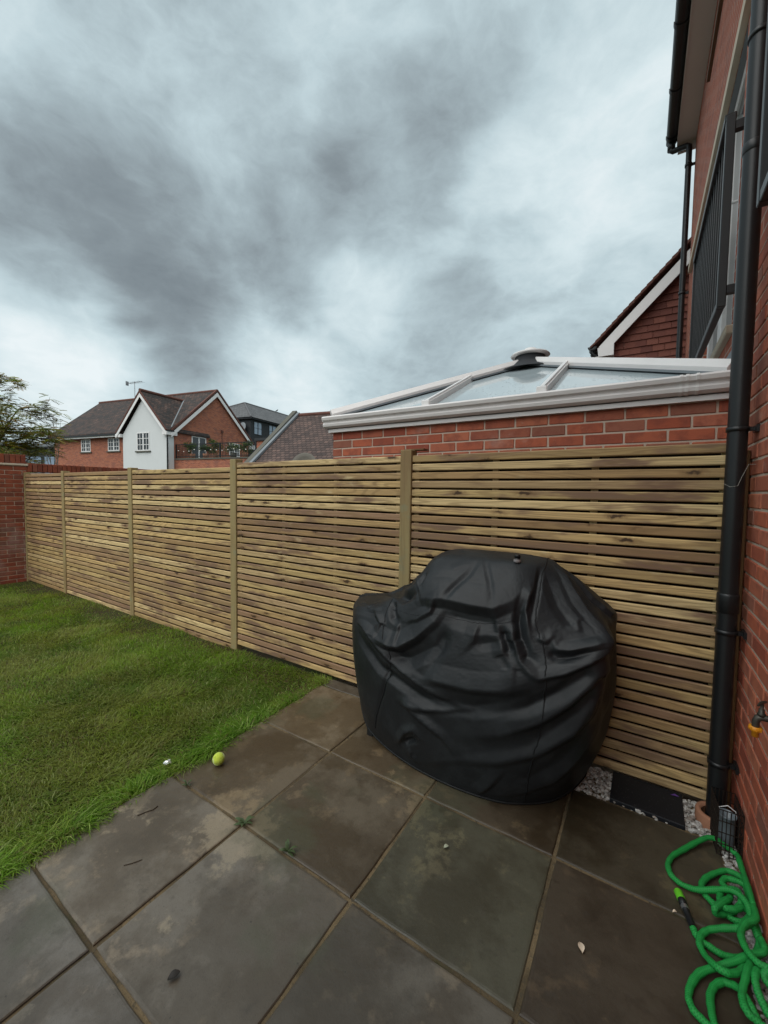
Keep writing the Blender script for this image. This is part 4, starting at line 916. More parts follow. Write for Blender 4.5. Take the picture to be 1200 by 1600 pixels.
# ------------------------------------------------------------------ covered barbecue
# control net of the cover, columns run round it from the back left corner: BL L FL F1 F2 F3 F4 FR R BR B2 B1
NET = np.array([
 [(-1.60,2.42,.10),(-1.62,2.27,.11),(-1.42,2.06,.06),(-1.22,1.98,.03),(-1.0,1.94,.012),(-.75,1.93,.008),(-.52,1.97,.008),(-.33,2.10,.012),(-.22,2.27,.04),(-.22,2.42,.06),(-.6,2.46,.05),(-1.2,2.46,.05)],
 [(-1.66,2.44,.28),(-1.645,2.26,.28),(-1.46,2.03,.26),(-1.25,1.94,.21),(-1.0,1.90,.19),(-.75,1.89,.18),(-.48,1.91,.19),(-.24,2.02,.24),(-.14,2.22,.28),(-.14,2.44,.29),(-.6,2.475,.28),(-1.2,2.475,.28)],
 [(-1.69,2.45,.5),(-1.655,2.25,.5),(-1.49,2.01,.5),(-1.27,1.92,.47),(-1.0,1.88,.45),(-.75,1.87,.45),(-.46,1.88,.47),(-.16,1.98,.55),(-.115,2.2,.56),(-.10,2.44,.56),(-.6,2.48,.52),(-1.2,2.48,.5)],
 [(-1.70,2.45,.68),(-1.665,2.25,.69),(-1.50,2.01,.70),(-1.29,1.92,.67),(-1.02,1.89,.65),(-.75,1.875,.65),(-.43,1.88,.69),(-.12,1.985,.82),(-.105,2.2,.84),(-.115,2.43,.86),(-.6,2.48,.8),(-1.2,2.48,.7)],
 [(-1.69,2.44,.78),(-1.645,2.25,.79),(-1.48,2.04,.815),(-1.27,1.95,.79),(-1.03,1.92,.79),(-.75,1.905,.79),(-.42,1.92,.81),(-.10,2.01,.905),(-.11,2.2,.93),(-.115,2.42,.95),(-.6,2.47,.92),(-1.15,2.47,.85)],
 [(-1.42,2.40,.85),(-1.40,2.25,.86),(-1.33,2.06,.87),(-1.16,1.98,.90),(-1.0,1.945,.93),(-.72,1.94,.94),(-.45,1.955,.94),(-.23,2.07,.985),(-.18,2.2,1.02),(-.19,2.4,1.03),(-.55,2.45,1.05),(-1.1,2.45,1.0)],
 [(-1.17,2.36,1.0),(-1.18,2.24,.98),(-1.14,2.11,1.0),(-1.06,2.03,1.05),(-.95,2.0,1.08),(-.7,2.0,1.085),(-.5,2.02,1.09),(-.375,2.11,1.10),(-.29,2.22,1.12),(-.31,2.37,1.13),(-.6,2.42,1.16),(-1.0,2.42,1.14)],
 [(-1.03,2.33,1.18),(-1.05,2.26,1.165),(-1.035,2.18,1.16),(-.98,2.12,1.175),(-.88,2.10,1.18),(-.7,2.10,1.185),(-.55,2.11,1.19),(-.455,2.16,1.19),(-.415,2.25,1.2),(-.425,2.33,1.205),(-.6,2.37,1.21),(-.92,2.37,1.205)],
 [(-.86,2.27,1.22),(-.88,2.25,1.22),(-.87,2.22,1.218),(-.84,2.20,1.215),(-.8,2.19,1.215),(-.7,2.19,1.215),(-.62,2.19,1.215),(-.58,2.21,1.216),(-.56,2.25,1.22),(-.57,2.27,1.22),(-.65,2.28,1.22),(-.8,2.28,1.22)],
])
def crm(P, n, closed):
    """resample axis 0 of P with a centripetal-ish Catmull-Rom, n samples per span"""
    m = len(P); out = []
    spans = m if closed else m-1
    for i in range(spans):
        g = (lambda k: P[k % m]) if closed else (lambda k: P[min(max(k,0),m-1)])
        a,b,c,d = g(i-1),g(i),g(i+1),g(i+2)
        for j in range(n):
            t = j/n
            ten = .42
            m1=(c-a)*ten; m2=(d-b)*ten
            out.append((2*t**3-3*t*t+1)*b+(t**3-2*t*t+t)*m1+(-2*t**3+3*t*t)*c+(t**3-t*t)*m2)
    if not closed: out.append(P[-1])
    return np.array(out)
def cover_base(nc=22, nr=14):
    A = crm(NET, nr, False)                       # rows
    B = crm(A.transpose(1,0,2), nc, True).transpose(1,0,2)
    return B
def cover_normals(G):
    ds = np.roll(G,-1,1)-np.roll(G,1,1)
    dt = np.gradient(G,axis=0)
    n = np.cross(ds,dt); n /= np.linalg.norm(n,axis=2,keepdims=True)+1e-9
    return n

FOLDS = [
 (0.026,0.036,[(-1.004,1.959,0.97),(-0.854,1.957,0.989),(-0.724,1.954,0.981),(-0.596,1.956,0.98),(-0.512,1.982,1.027),(-0.439,2.047,1.086)]),
 (-0.016,0.03,[(-0.856,1.935,0.918),(-0.703,1.932,0.911),(-0.568,1.936,0.919),(-0.506,1.949,0.947)]),
 (-0.01,0.012,[(-0.854,1.957,0.989),(-0.81,1.983,1.058),(-0.758,2.031,1.124),(-0.727,2.119,1.195)]),
 (-0.006,0.01,[(-0.7,2.127,1.198),(-0.635,2.014,1.102),(-0.597,1.96,0.991)]),
 (0.004,0.014,[(-0.86,2.038,1.131),(-0.768,2.086,1.174)]),
 (0.012,0.018,[(-0.596,1.956,0.98),(-0.553,1.926,0.877),(-0.522,1.908,0.791),(-0.478,1.888,0.736),(-0.474,1.872,0.644)]),
 (-0.012,0.012,[(-0.554,1.934,0.909),(-0.506,1.915,0.817),(-0.493,1.887,0.733)]),
 (0.018,0.014,[(-0.491,1.944,0.929),(-0.48,1.927,0.858),(-0.446,1.905,0.774),(-0.364,1.892,0.676)]),
 (-0.02,0.016,[(-0.46,2.004,1.042),(-0.47,1.951,0.939),(-0.455,1.932,0.871),(-0.419,1.915,0.795),(-0.363,1.912,0.779)]),
 (0.016,0.012,[(-0.439,2.047,1.086),(-0.449,1.981,0.994),(-0.418,1.949,0.906)]),
 (0.008,0.016,[(-0.667,1.929,0.899),(-0.679,1.912,0.821),(-0.74,1.893,0.743)]),
 (-0.012,0.012,[(-1.019,2.052,1.103),(-1.029,1.998,1.039),(-0.999,1.954,0.959)]),
 (0.018,0.018,[(-1.09,2.088,1.049),(-1.364,2.425,0.882),(-1.483,2.435,0.836)]),
 (-0.036,0.02,[(-1.453,2.377,0.837),(-1.124,1.995,0.95),(-1.026,1.975,0.999)]),
 (-0.022,0.014,[(-1.213,2.017,0.91),(-1.168,1.948,0.839),(-1.122,1.934,0.815)]),
 (0.012,0.009,[(-1.093,2.105,1.054),(-1.028,1.986,1.02),(-0.986,1.95,0.95)]),
 (0.014,0.014,[(-0.909,1.957,0.988),(-0.926,1.936,0.916),(-1.009,1.93,0.86),(-1.072,1.933,0.836)]),
 (0.03,0.024,[(-1.27,1.922,0.706),(-1.16,1.906,0.688),(-1.094,1.902,0.695),(-0.998,1.911,0.763),(-0.894,1.926,0.874),(-0.866,1.94,0.937)]),
 (-0.022,0.028,[(-1.181,1.9,0.612),(-1.031,1.891,0.65),(-0.882,1.901,0.751),(-0.815,1.919,0.852)]),
 (0.01,0.01,[(-1.122,1.934,0.815),(-1.122,1.919,0.755),(-1.12,1.904,0.696)]),
 (-0.01,0.02,[(-0.833,1.915,0.829),(-0.841,1.899,0.751),(-0.9,1.88,0.636),(-0.944,1.878,0.57)]),
 (0.018,0.026,[(-0.956,1.879,0.57),(-0.821,1.873,0.584),(-0.673,1.869,0.592),(-0.49,1.871,0.627),(-0.38,1.888,0.67)]),
 (-0.01,0.018,[(-0.667,1.907,0.801),(-0.569,1.916,0.834),(-0.5,1.937,0.909)]),
 (-0.016,0.028,[(-0.889,1.873,0.477),(-0.663,1.868,0.499),(-0.469,1.873,0.583),(-0.337,1.899,0.656)]),
 (0.016,0.014,[(-0.082,2.022,0.898),(-0.16,1.976,0.878),(-0.24,1.953,0.851),(-0.297,1.946,0.848),(-0.329,1.969,0.904)]),
 (-0.014,0.012,[(-0.329,1.936,0.832),(-0.293,1.932,0.815),(-0.208,1.948,0.833),(-0.112,1.987,0.876)]),
 (0.016,0.014,[(-0.085,2.023,0.881),(-0.164,1.957,0.816),(-0.259,1.921,0.756),(-0.359,1.895,0.714),(-0.436,1.893,0.743)]),
 (-0.014,0.018,[(-0.098,2.251,0.78),(-0.175,1.952,0.755),(-0.273,1.917,0.663),(-0.41,1.884,0.563),(-0.532,1.87,0.508),(-0.677,1.868,0.482)]),
 (0.017,0.02,[(-0.092,2.275,0.761),(-0.136,1.975,0.756),(-0.235,1.932,0.62),(-0.359,1.901,0.509),(-0.513,1.877,0.41),(-0.74,1.878,0.314)]),
 (-0.013,0.024,[(-0.091,2.276,0.715),(-0.15,1.972,0.65),(-0.251,1.934,0.524),(-0.389,1.906,0.389),(-0.584,1.882,0.296),(-0.828,1.892,0.168)]),
 (0.014,0.024,[(-0.098,2.251,0.69),(-0.127,2,0.658),(-0.222,1.955,0.476),(-0.366,1.919,0.349),(-0.544,1.889,0.255),(-0.729,1.889,0.195),(-0.97,1.922,0.072)]),
 (-0.008,0.024,[(-0.104,2.24,0.599),(-0.162,1.999,0.492),(-0.272,1.97,0.306),(-0.401,1.935,0.203),(-0.562,1.9,0.17)]),
 (0.009,0.024,[(-0.101,2.267,0.505),(-0.18,2.028,0.375),(-0.303,1.993,0.193),(-0.426,1.965,0.107),(-0.655,1.939,0.008)]),
 (0.02,0.016,[(-1.677,2.276,0.771),(-1.338,1.94,0.714),(-1.167,1.899,0.611),(-0.976,1.879,0.54),(-0.806,1.87,0.493),(-0.677,1.868,0.482)]),
 (-0.02,0.02,[(-1.431,1.967,0.692),(-1.236,1.909,0.542),(-1.012,1.881,0.479),(-0.864,1.872,0.448),(-0.716,1.87,0.451)]),
 (0.016,0.014,[(-1.08,1.892,0.386),(-0.957,1.879,0.399),(-0.816,1.871,0.433),(-0.677,1.868,0.482)]),
 (0.018,0.014,[(-1.055,1.889,0.384),(-0.934,1.881,0.337),(-0.828,1.88,0.292),(-0.771,1.884,0.229)]),
 (-0.008,0.009,[(-1.164,1.898,0.582),(-1.211,1.912,0.396),(-1.302,1.977,0.133)]),
 (0.016,0.012,[(-1.11,1.928,0.124),(-1.054,1.902,0.223),(-1,1.893,0.257),(-0.947,1.892,0.217)]),
 (-0.02,0.01,[(-1.064,1.915,0.151),(-1.01,1.901,0.191),(-0.98,1.896,0.203)]),
 (0.008,0.012,[(-1.03,1.914,0.134),(-1.019,1.923,0.088),(-0.981,1.929,0.047)]),
 (0.01,0.016,[(-0.655,1.939,0.008),(-0.568,1.912,0.126),(-0.509,1.898,0.219)]),
 (0.014,0.014,[(-0.395,2.32,1.197),(-0.235,2.147,1.042),(-0.126,2.072,0.948),(-0.08,2.03,0.899)]),
 (-0.016,0.016,[(-0.349,2.331,1.17),(-0.187,2.232,1.035),(-0.086,2.296,0.912)]),
 (0.01,0.012,[(-0.146,2.263,1),(-0.103,2.292,0.957),(-0.085,2.373,0.948)]),
 (-0.008,0.02,[(-0.395,2.158,1.153),(-0.313,2.059,1.016),(-0.231,2.017,0.94),(-0.132,2.01,0.915)]),
 (0.006,0.016,[(-0.211,2.007,0.926),(-0.23,2.037,0.959),(-0.295,2.062,1.009)]),
 (-0.012,0.009,[(-0.42,2.16,1.172),(-0.413,2.058,1.079),(-0.416,1.988,0.986),(-0.424,1.955,0.925)]),
 (0.01,0.01,[(-0.382,1.948,0.882),(-0.344,1.95,0.871),(-0.315,1.974,0.908)]),
 (0.012,0.016,[(-1.712,2.355,0.775),(-1.686,2.42,0.787),(-1.54,2.439,0.82)]),
 (-0.009,0.012,[(-1.524,2.064,0.795),(-1.349,1.987,0.82),(-1.24,1.992,0.869)]),
 (0.012,0.012,[(-1.34,2.006,0.843),(-1.252,1.946,0.789),(-1.28,1.922,0.698)]),
 (0.006,0.01,[(-1.521,2.154,0.825),(-1.397,2.027,0.839),(-1.367,2.102,0.861)]),
]

def crease_disp(V_, Nn, FOLDS, gain=1., wmul=2.):
    """every fold is a lopsided tent: long flank above, short steep flank below, crisp crest"""
    disp = np.zeros(len(V_))
    for amp, wid, P in FOLDS:
        P = np.array(P); best = np.full(len(V_), 1e9); tt = np.zeros(len(V_)); sd = np.zeros(len(V_)); seg = len(P)-1
        for i in range(seg):
            a, b = P[i], P[i+1]; ab = b-a; u = np.clip(((V_-a)@ab)/(ab@ab+1e-9), 0, 1); rel = V_-(a+u[:,None]*ab); d_ = np.linalg.norm(rel, axis=1)
            side = np.cross(ab/(np.linalg.norm(ab)+1e-9), Nn); fl = np.where(side@np.array([.35,0,-1.]) > 0, 1., -1.)
            s_ = (rel*side).sum(1)*fl
            q = d_ < best; best = np.where(q, d_, best); tt = np.where(q, (i+u)/seg, tt); sd = np.where(q, s_, sd)
        taper = np.clip(tt*5+.2, 0, 1)*np.clip((1-tt)*1.7+.1, 0, 1); w = wid*wmul
        if amp > 0: w = w*np.where(sd > 0, .55, 1.45)
        disp += gain*amp*taper*np.maximum(1-best/w, 0)**1.0
    return disp
def wrinkle(T, excess=.02, steps=60, attract=.02, bend=.25, seed=3, jit=.0015, pin=None):
    """let a cloth a little too big for the shape T buckle into small wrinkles"""
    nr, nc = T.shape[:2]; r = np.random.default_rng(seed); X = T+r.normal(0,jit,T.shape)
    con = []
    for dr, dc, st, k in ((0,1,1.,1+excess),(1,0,1.,1+excess),(1,1,.7,1+excess),(1,-1,.7,1+excess),(0,2,bend,1.),(2,0,bend,1.),(0,3,bend,1.),(3,0,bend,1.)):
        B = np.roll(T, -dc, 1); L = np.linalg.norm((B[dr:] if dr else B)-(T[:nr-dr] if dr else T), axis=2)*k; con.append((dr, dc, st, L))
    for s in range(steps):
        acc = np.zeros_like(X); cnt = np.full((nr,nc,1), 1e-6)
        for dr, dc, st, L in con:
            B_ = np.roll(X, -dc, 1) if dc else X; A = X[:nr-dr] if dr else X; Bq = B_[dr:] if dr else B_
            d = Bq-A; l = np.linalg.norm(d, axis=2)+1e-9; c = (.5*st*(l-L)/l)[...,None]*d
            t = np.zeros_like(X); t[dr:] = c; u = np.zeros((nr,nc,1)); u[dr:] = st
            acc[:nr-dr] += c; cnt[:nr-dr] += st; acc -= np.roll(t, dc, 1); cnt += np.roll(u, dc, 1)
        X = X+1.7*acc/cnt
        X = X+attract*(T-X)
        if pin is not None: X = X+pin[...,None]*(T-X)
    return X
G = cover_base(36, 22); N_ = cover_normals(G); nr_, nc_ = G.shape[:2]; Nn = N_.reshape(-1,3)
disp = crease_disp(G.reshape(-1,3), Nn, FOLDS, 1.4, 2.3).reshape(nr_, nc_)*np.clip(G[...,2]/.06, .15, 1)
T_ = G+N_*disp[...,None]; rw = np.arange(nr_)/22.
pin_ = np.zeros((nr_, nc_)); pin_[rw > 7.5] = 1; pin_[rw < .25] = .5
X_ = wrinkle(T_, .022, 70, .02, .14, jit=.0009, pin=pin_)
X_[...,2] = np.maximum(X_[...,2], .004); X_[...,1] = np.minimum(X_[...,1], 2.515); V_ = X_.reshape(-1,3)
ii = np.arange((nr_-1)*nc_); r_ = ii//nc_; c_ = ii % nc_; c2 = (c_+1) % nc_
F_ = np.stack([r_*nc_+c_, r_*nc_+c2, (r_+1)*nc_+c2, (r_+1)*nc_+c_], 1)
bbq = thing('covered_barbecue', 'barbecue under a creased black fabric cover in front of fence', 'barbecue', (-.85,2.2,0))
off_ = np.array([-.85,2.2,0])
topc = len(V_); V2 = np.concatenate([V_, V_[-nc_:].mean(0)[None]+np.array([[0,0,.002]])])
me = mesh_np('cover', V2-off_, F_, COVER, smooth=True)
bmx = bmesh.new(); bmx.from_mesh(me); bmx.verts.ensure_lookup_table()
for k in range(nc_): bmx.faces.new((bmx.verts[(nr_-1)*nc_+k], bmx.verts[(nr_-1)*nc_+(k+1) % nc_], bmx.verts[topc])).smooth = True
bmx.to_mesh(me); bmx.free(); me.update()
cover = link(bpy.data.objects.new('cover', me), bbq)
def on_cover(pts, lift=.001, n=10):
    P = crm(np.array(pts), n, False); out = []
    for p in P:
        i = np.argsort(((V_-p)**2).sum(1))[:3]; out.append(tuple(V_[i].mean(0)+Nn[i[0]]*lift-off_))
    return out
SEAMS = [[(-.414,2.319,1.204),(-.409,2.142,1.15),(-.405,2.045,1.06),(-.398,1.973,.947),(-.356,1.943,.859),(-.334,1.909,.766),(-.334,1.899,.673),(-.34,1.904,.531),(-.353,1.91,.441),(-.392,1.926,.256),(-.415,1.97,.108),(-.425,2.0,.02)],
         [(-1.232,2.035,.912),(-1.221,1.927,.748),(-1.154,1.897,.61),(-1.201,1.907,.432),(-1.308,1.984,.12)],
         [(-1.30,2.03,.86),(-1.022,1.935,.88),(-.901,1.933,.906),(-.787,1.931,.909),(-.678,1.932,.91),(-.568,1.936,.919),(-.483,1.952,.947)]]
for s_ in SEAMS[:2]: MB().tube(on_cover(s_, .0005), .0032, 6).build('seam', COVERSEAM, cover)
MB().tube(on_cover(SEAMS[2], -.0004), .0016, 5).build('seam', COVERSEAM, cover)
hp = [tuple(V_[k]-off_) for k in range(0, nc_, 4)]; hp.append(hp[0]); MB().tube(hp, .006, 6, caps=False).build('hem', COVERSEAM, cover)
# the trolley under it, seen from low down only
fm = MB()
for x in (-.55,.30):
    for y in (-.12,.14): fm.box((x-.02,y-.02,0),(x+.02,y+.02,.6))
fm.build('trolley_legs', BLACKIRON, bbq)
jar = thing('small_jar', 'tiny black lidded jar standing on top of barbecue cover', 'jar', (-.532,2.135,1.193))
MB().lathe([(0,0),(.0125,0),(.0145,.003),(.0145,.020),(.0115,.024)], n=16).build('jar_body', m_plain('dark_jar', (.03,.028,.028), .3), jar)
MB().lathe([(.0148,.006),(.0151,.0065),(.0151,.018),(.0148,.0185)], n=16).build('jar_label', m_plain('grey_label', (.24,.22,.22), .6), jar)
MB().lathe([(.0,.041),(.0115,.041),(.0125,.039),(.0125,.025),(.0,.0245)], n=16).build('jar_lid', BLACKPVC, jar)
for o_ in jar.children: o_.scale = (1.25,1.25,1.1)

# ------------------------------------------------------------------ gravel, black paver, pot bits in the corner
def stones(n, region, size, seed):
    r = np.random.default_rng(seed); bm_ = bmesh.new(); bmesh.ops.create_icosphere(bm_, subdivisions=1, radius=1); iv = np.array([v.co[:] for v in bm_.verts]); iff = np.array([[v.index for v in f.verts] for f in bm_.faces]); bm_.free()
    Vs, Fs, Ts = [], [], []; pal = np.array([(.55,.53,.49),(.48,.46,.43),(.62,.60,.57),(.36,.31,.27),(.42,.40,.38),(.66,.65,.62),(.28,.25,.23)])
    for k in range(n):
        x, y = region(r); s_ = size*r.uniform(.55,1.35)*np.array([1,r.uniform(.65,1),r.uniform(.5,.8)]); a = r.uniform(0,6.28); R_ = np.array([[math.cos(a),-math.sin(a),0],[math.sin(a),math.cos(a),0],[0,0,1]])
        v = (iv*s_*(1+r.normal(0,.10,(len(iv),1))))@R_.T+np.array([x, y, r.uniform(-.012,.004)])
        Fs.append(iff+len(iv)*k); Vs.append(v); Ts.append(np.repeat(pal[r.integers(len(pal))][None]*r.uniform(.75,1.1), len(iv), 0))
    return np.concatenate(Vs), np.concatenate(Fs), np.concatenate(Ts)
def reg(r):
    while True:
        if r.random() < .8: x, y = r.uniform(-.86,.42), r.uniform(2.29,2.53)
        else: x, y = r.uniform(.365,.42), r.uniform(1.2,2.3)
        if -.075 < x < .235 and 2.305 < y < 2.53: continue
        if (x-.357)**2+(y-2.41)**2 < .0055: continue
        return x, y
v_, f_, t_ = stones(2300, reg, .0105, 3)
gv = link(bpy.data.objects.new('gravel', mesh_np('gravel', v_, f_, GRAVEL, t_))); gv['kind'] = 'stuff'; gv['label'] = 'white and grey gravel strip along the fence foot and house wall'; gv['category'] = 'gravel'
def f_granite(t):
    p = objc(t); d_ = t.n('ShaderNodeTexVoronoi', {'Vector': p, 'Scale': 160.}).outputs['Distance']
    n = t.noise(p, 70, 3).outputs[0]
    setb(t, col=t.mix(t.m('MULTIPLY', t.rng(d_, .22, .1), t.rng(n, .52, .6)), (.010,.011,.014), (.22,.22,.24)), rough=.55, spec=.25)
pv = MB().box((-.155,-.125,0),(.155,.118,.028),.003).build('black_paver', mat('black_granite', f_granite), None, (.082,2.415,-.014)); pv.rotation_euler = (0,0,-.015)
tag(pv, 'black speckled stone slab set in gravel at the fence foot', 'paving slab')
pt = MB().add([(-.016,-.004,0),(0,-.007,.003),(.018,-.001,.001),(.002,.006,.005),(-.016,-.004,-.002),(0,-.007,.001),(.018,-.001,-.001),(.002,.006,.003)], [(0,1,2,3),(7,6,5,4),(0,4,5,1),(1,5,6,2),(2,6,7,3),(3,7,4,0)]).build('fallen_petal', m_plain('purple_petal', (.10,.035,.20), .6), None, (.205,2.495,.018)); tag(pt, 'small purple petal on the black speckled slab', 'petal')

cg = thing('wire_basket', 'rusty black wire basket standing in gravel at house corner', 'basket', (.377,2.285,-.004), .05)
RUST = m_plain('rusty_black_wire', (.028,.020,.016), .6, .3, .3, var=.5, nscale=60)
hx, hy, H_ = .042, .075, .205
for z in (.005,.03,.055,.105,.155,H_): MB().tube([(-hx,-hy,z),(hx,-hy,z),(hx,hy,z),(-hx,hy,z),(-hx,-hy,z)], .0024, 5).build('hoop_wire', RUST, cg)
wv = MB().tube([(0,0,.002),(0,0,H_+.002)], .0020, 5).mesh('upright_wire', RUST)
for s in (-1,1):
    for k in range(7): inst('upright_wire', wv, cg, (-hx+2*hx*k/6, s*hy, 0))
    for k in range(1,8): inst('upright_wire', wv, cg, (s*hx, -hy+2*hy*k/8, 0))
bt = thing('plastic_tub', 'battered grey plastic tub sitting inside the wire basket', 'tub', (.381,2.295,.004))
MB().lathe([(0,0),(.027,0),(.029,.008),(.031,.06),(.0305,.068),(.032,.125),(.0345,.128),(.0345,.134),(.030,.134),(.029,.07),(0,.06)], n=20).build('tub_body', mat('pale_plastic', lambda t_: setb(t_, col=(.16,.19,.21), rough=.3, spec=.5)), bt)
MB().tube([(-.031,0,.13),(-.028,0,.155),(0,0,.172),(.028,0,.155),(.031,0,.13)], .0018, 6).build('tub_handle', UPVC_OLD, bt)

# ------------------------------------------------------------------ hose
HOSE = [(0.217,1.751,0.016),(0.223,1.731,0.014),(0.234,1.715,0.013),(0.254,1.712,0.013),(0.284,1.704,0.013),(0.318,1.711,0.013),(0.361,1.736,0.016),(0.405,1.768,0.035),(0.405,1.795,0.05),(0.405,1.781,0.05),(0.405,1.76,0.06),(0.397,1.734,0.06),(0.361,1.707,0.055),(0.317,1.666,0.045),(0.268,1.631,0.03),(0.221,1.591,0.018),(0.194,1.541,0.014),(0.184,1.497,0.013),(0.193,1.466,0.013),(0.214,1.452,0.013),(0.239,1.441,0.013),(0.261,1.433,0.02),(0.25,1.421,0.03),(0.239,1.447,0.03),(0.237,1.488,0.025),(0.24,1.531,0.02),(0.254,1.569,0.02),(0.279,1.597,0.022),(0.304,1.596,0.03),(0.32,1.572,0.045),(0.33,1.545,0.05),(0.34,1.521,0.045),(0.356,1.51,0.03),(0.374,1.505,0.03),(0.363,1.495,0.045),(0.345,1.499,0.05),(0.323,1.504,0.055),(0.315,1.53,0.055),(0.319,1.566,0.055),(0.333,1.609,0.06),(0.346,1.648,0.06),(0.368,1.695,0.05),(0.383,1.675,0.05),(0.364,1.64,0.07),(0.355,1.611,0.07),(0.357,1.587,0.06),(0.365,1.564,0.05),(0.376,1.545,0.04),(0.395,1.543,0.04),(0.405,1.589,0.05),(0.394,1.615,0.06),(0.38,1.635,0.07),(0.392,1.652,0.085),(0.369,1.658,0.085),(0.35,1.688,0.08),(0.343,1.729,0.075),(0.348,1.77,0.07),(0.368,1.813,0.07),(0.398,1.848,0.07),(0.405,1.892,0.065),(0.405,1.959,0.05),(0.405,2.001,0.04),(0.405,2.031,0.03),(0.405,2.07,0.03),(0.385,2.092,0.025),(0.354,2.096,0.02),(0.313,2.059,0.016),(0.279,2.013,0.014),(0.262,1.968,0.013),(0.267,1.935,0.013),(0.289,1.908,0.013),(0.314,1.885,0.014),(0.347,1.865,0.018),(0.378,1.877,0.02),(0.397,1.911,0.03),(0.375,1.913,0.04),(0.349,1.882,0.045),(0.318,1.87,0.045),(0.309,1.908,0.04),(0.324,1.965,0.035),(0.349,1.981,0.03),(0.341,1.93,0.04),(0.321,1.894,0.05),(0.289,1.845,0.05),(0.29,1.843,0.03),(0.319,1.871,0.02),(0.356,1.903,0.03),(0.375,1.935,0.045),(0.371,1.978,0.045),(0.344,1.976,0.04),(0.328,1.998,0.035),(0.344,2.031,0.035),(0.376,2.036,0.04),(0.401,2.028,0.04),(0.405,1.989,0.04),(0.405,1.927,0.045),(0.389,1.853,0.05),(0.349,1.797,0.055),(0.307,1.784,0.04),(0.263,1.764,0.025),(0.238,1.733,0.02),(0.23,1.692,0.02),(0.241,1.655,0.025),(0.261,1.61,0.05),(0.285,1.6,0.055),(0.313,1.621,0.05),(0.342,1.666,0.04),(0.379,1.735,0.03),(0.405,1.814,0.03),(0.405,1.867,0.03),(0.405,1.909,0.03),(0.405,1.923,0.06),(0.405,1.972,0.06),(0.405,2.029,0.055),(0.405,2.08,0.05),(0.405,2.113,0.045),(0.405,2.159,0.04),(0.405,2.203,0.03),(0.376,2.228,0.03),(0.34,2.254,0.03),(0.307,2.24,0.03),(0.262,2.19,0.022),(0.217,2.129,0.016),(0.175,2.067,0.014),(0.156,2.009,0.013),(0.163,1.96,0.013),(0.194,1.932,0.014),(0.238,1.927,0.02),(0.285,1.932,0.04),(0.335,1.945,0.06),(0.367,1.939,0.065),(0.387,1.915,0.06),(0.392,1.886,0.05),(0.395,1.842,0.04),(0.405,1.809,0.03),(0.405,1.786,0.03)]

hs = thing('garden_hose', 'tangled green fabric garden hose lying by the house wall', 'hose', (.28,1.7,0))
ho = np.array([.28,1.7,0]); HP = crm(np.array(HOSE), 9, False)-ho
hm = MB(); hm.tube([tuple(q) for q in HP], [.0105*(1+.05*math.sin(i*.9)+.06*math.sin(i*.23+1)) for i in range(len(HP))], 12); me = hm.mesh('hose_tube', HOSEM)
uvl = me.uv_layers[0].data; n = 12; acc = 0; lens = [0.]
for i in range(1, len(HP)): acc += float(np.linalg.norm(HP[i]-HP[i-1])); lens.append(acc)
fi = 0
for i in range(len(HP)-1):
    for k in range(n):
        p_ = me.polygons[fi]; fi += 1
        for li, (u_, v2_) in zip(p_.loop_indices, ((lens[i],k/n),(lens[i],(k+1)/n),(lens[i+1],(k+1)/n),(lens[i+1],k/n))): uvl[li].uv = (u_, v2_)
link(bpy.data.objects.new('hose_tube', me), hs)
ca, cb_, cc_ = Vector((.181,1.887,.016))-Vector(ho), Vector((.191,1.852,.016))-Vector(ho), Vector((.217,1.753,.016))-Vector(ho)
LIME = m_plain('lime_plastic', (.14,.55,.03), .4, .4, var=.1)
q = MB().tube([ca, ca+(cb_-ca)*.1, cb_], [.0125,.0145,.0145], 14).build('hose_nozzle_cap', LIME, hs)
MB().tube([cb_, cb_+(cc_-cb_)*.2, cb_+(cc_-cb_)*.22, cb_+(cc_-cb_)*.75, cc_], [.0138,.0138,.0115,.0115,.0108], 14).build('hose_coupling', BLACKPVC, hs)
MB().tube([cb_+(cc_-cb_)*.24, cb_+(cc_-cb_)*.38], .0121, 14).build('coupling_collar', m_plain('steel_collar', (.45,.46,.47), .3, .5, .8), hs)

# ------------------------------------------------------------------ small things on the patio and lawn
bm_ = bmesh.new(); bmesh.ops.create_icosphere(bm_, subdivisions=4, radius=.0335); me = bpy.data.meshes.new('tennis_ball'); bm_.to_mesh(me); bm_.free()
for p_ in me.polygons: p_.use_smooth = True
def f_ball(t):
    p = objc(t); s = t.n('ShaderNodeSeparateXYZ', {0: p}); ang = t.m('ARCTAN2', s.outputs[1], s.outputs[0])
    k = t.m('ABSOLUTE', t.m('SUBTRACT', t.m('DIVIDE', s.outputs[2], .0335), t.m('MULTIPLY', t.m('SINE', t.m('MULTIPLY', ang, 2.)), .55)))
    n = t.noise(p, 420, 3).outputs[0]; dirt = t.noise(p, 45, 4).outputs[0]
    c = t.mix(t.rng(dirt, .45, .7, 0, .6), (.50,.62,.07), (.30,.36,.05)); c = t.mix(t.rng(k, .075, .045), c, (.62,.66,.42))
    setb(t, col=c, rough=.9, spec=.1, sheen=.3, norm=bump(t, n, .6, .003))
me.materials.append(mat('tennis_felt', f_ball)); bo = link(bpy.data.objects.new('tennis_ball', me), None, (-1.955,1.362,.0335)); bo.rotation_euler = (.7,.3,.5)
tag(bo, 'bright yellow green tennis ball on slab beside the grass', 'ball')
bm_ = bmesh.new(); bmesh.ops.create_icosphere(bm_, subdivisions=2, radius=.022)
for v in bm_.verts: v.co = v.co*random.uniform(.5,1.2); v.co.z *= .6
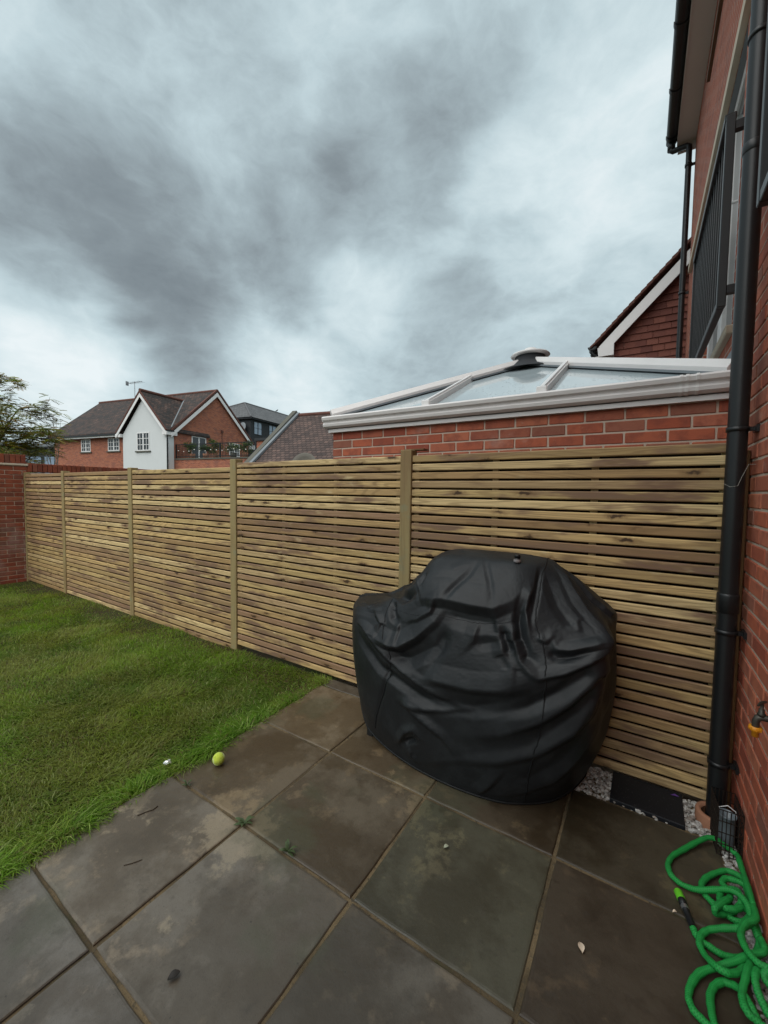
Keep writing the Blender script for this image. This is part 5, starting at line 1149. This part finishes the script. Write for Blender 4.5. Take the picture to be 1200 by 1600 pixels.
me = bpy.data.meshes.new('foil_scrap'); bm_.to_mesh(me); bm_.free(); me.materials.append(mat('crumpled_foil', lambda t_: setb(t_, col=(.75,.76,.78), rough=.25, metal=.6)))
tag(link(bpy.data.objects.new('foil_scrap', me), None, (-2.19,1.20,.012)), 'crumpled silver foil scrap in grass left of the ball', 'litter')
def fallen_leaf(x, y, rz, L_, col, label, cat='leaf'):
    m = MB(); n = 6; top = []
    for k in range(n+1):
        t_ = k/n; w_ = L_*.33*math.sin(math.pi*min(max(t_,.02),.98))**.8; zz = .006+.006*math.sin(t_*3)
        top += [(-L_/2+L_*t_, -w_, zz+.003), (-L_/2+L_*t_, 0, zz), (-L_/2+L_*t_, w_, zz+.004)]
    fs = []
    for k in range(n):
        for j in range(2): fs.append((3*k+j, 3*k+3+j, 3*k+4+j, 3*k+1+j))
    m.add(top, fs, True)
    m.add([(a_, b_, c__-.0012) for a_, b_, c__ in top], [f[::-1] for f in fs], True)
    o = m.build('fallen_leaf' if cat == 'leaf' else cat, m_plain('leaf_%s' % label[:12].replace(' ','_'), col, .6), None, (x,y,0)); o.rotation_euler = (0,0,rz); tag(o, label, cat)
fallen_leaf(-.112,1.469,1.9,.032,(.62,.50,.38),'pale cream fallen leaf on dark slab left of hose')
fallen_leaf(.166,1.79,.4,.014,(.62,.50,.38),'tiny pale leaf fragment beside the lime hose cap')
fallen_leaf(-.658,1.575,.9,.024,(.34,.36,.26),'small pale green leaf on slab in front of barbecue')
fallen_leaf(-1.193,.665,1.2,.036,(.016,.012,.009),'black withered leaf on the large slab at bottom left')
def twig(pts, label, r_=.0022):
    o = MB().tube(pts, r_, 6).build('twig', BARK); tag(o, label, 'twig')
twig([(-1.955,.925,.004),(-1.945,.955,.005),(-1.93,.985,.004),(-1.935,1.01,.004)], 'longer dark twig on the slab near lawn edge')
twig([(-1.735,.765,.004),(-1.715,.79,.005),(-1.70,.82,.004)], 'short dark twig on the leftmost large slab', .0018)
def weed(x, y, n, R_, label, seed):
    r = random.Random(seed); t = thing('weed', label, 'weed', (x,y,-.008), group=None)
    for k in range(n):
        a = r.uniform(0,6.283); L_ = R_*r.uniform(.5,1.1); h = r.uniform(.008,.03); ca_, sa = math.cos(a), math.sin(a); w_ = L_*.16
        rows = []
        for j in range(5):
            t_ = j/4; ww = w_*math.sin(math.pi*(.12+.86*t_)); zz = .006+h*math.sin(t_*2.2)
            rows += [(ca_*L_*t_-sa*ww, sa*L_*t_+ca_*ww, zz), (ca_*L_*t_+sa*ww, sa*L_*t_-ca_*ww, zz+.002)]
        MB().add(rows, [(2*j,2*j+1,2*j+3,2*j+2) for j in range(4)], True).build('weed_leaf', WEEDM, t)
WEEDM = m_plain('weed_leaf', (.060,.090,.035), .6, .3, var=.4, nscale=40)
weed(-1.50,1.178,13,.050,'largest green weed where four slab joints cross', 1)
weed(-1.225,1.186,9,.045,'small weed growing in the joint right of the larger weed', 2)
weed(-1.95,1.17,7,.03,'tiny weed in the slab joint close to the tennis ball', 3)
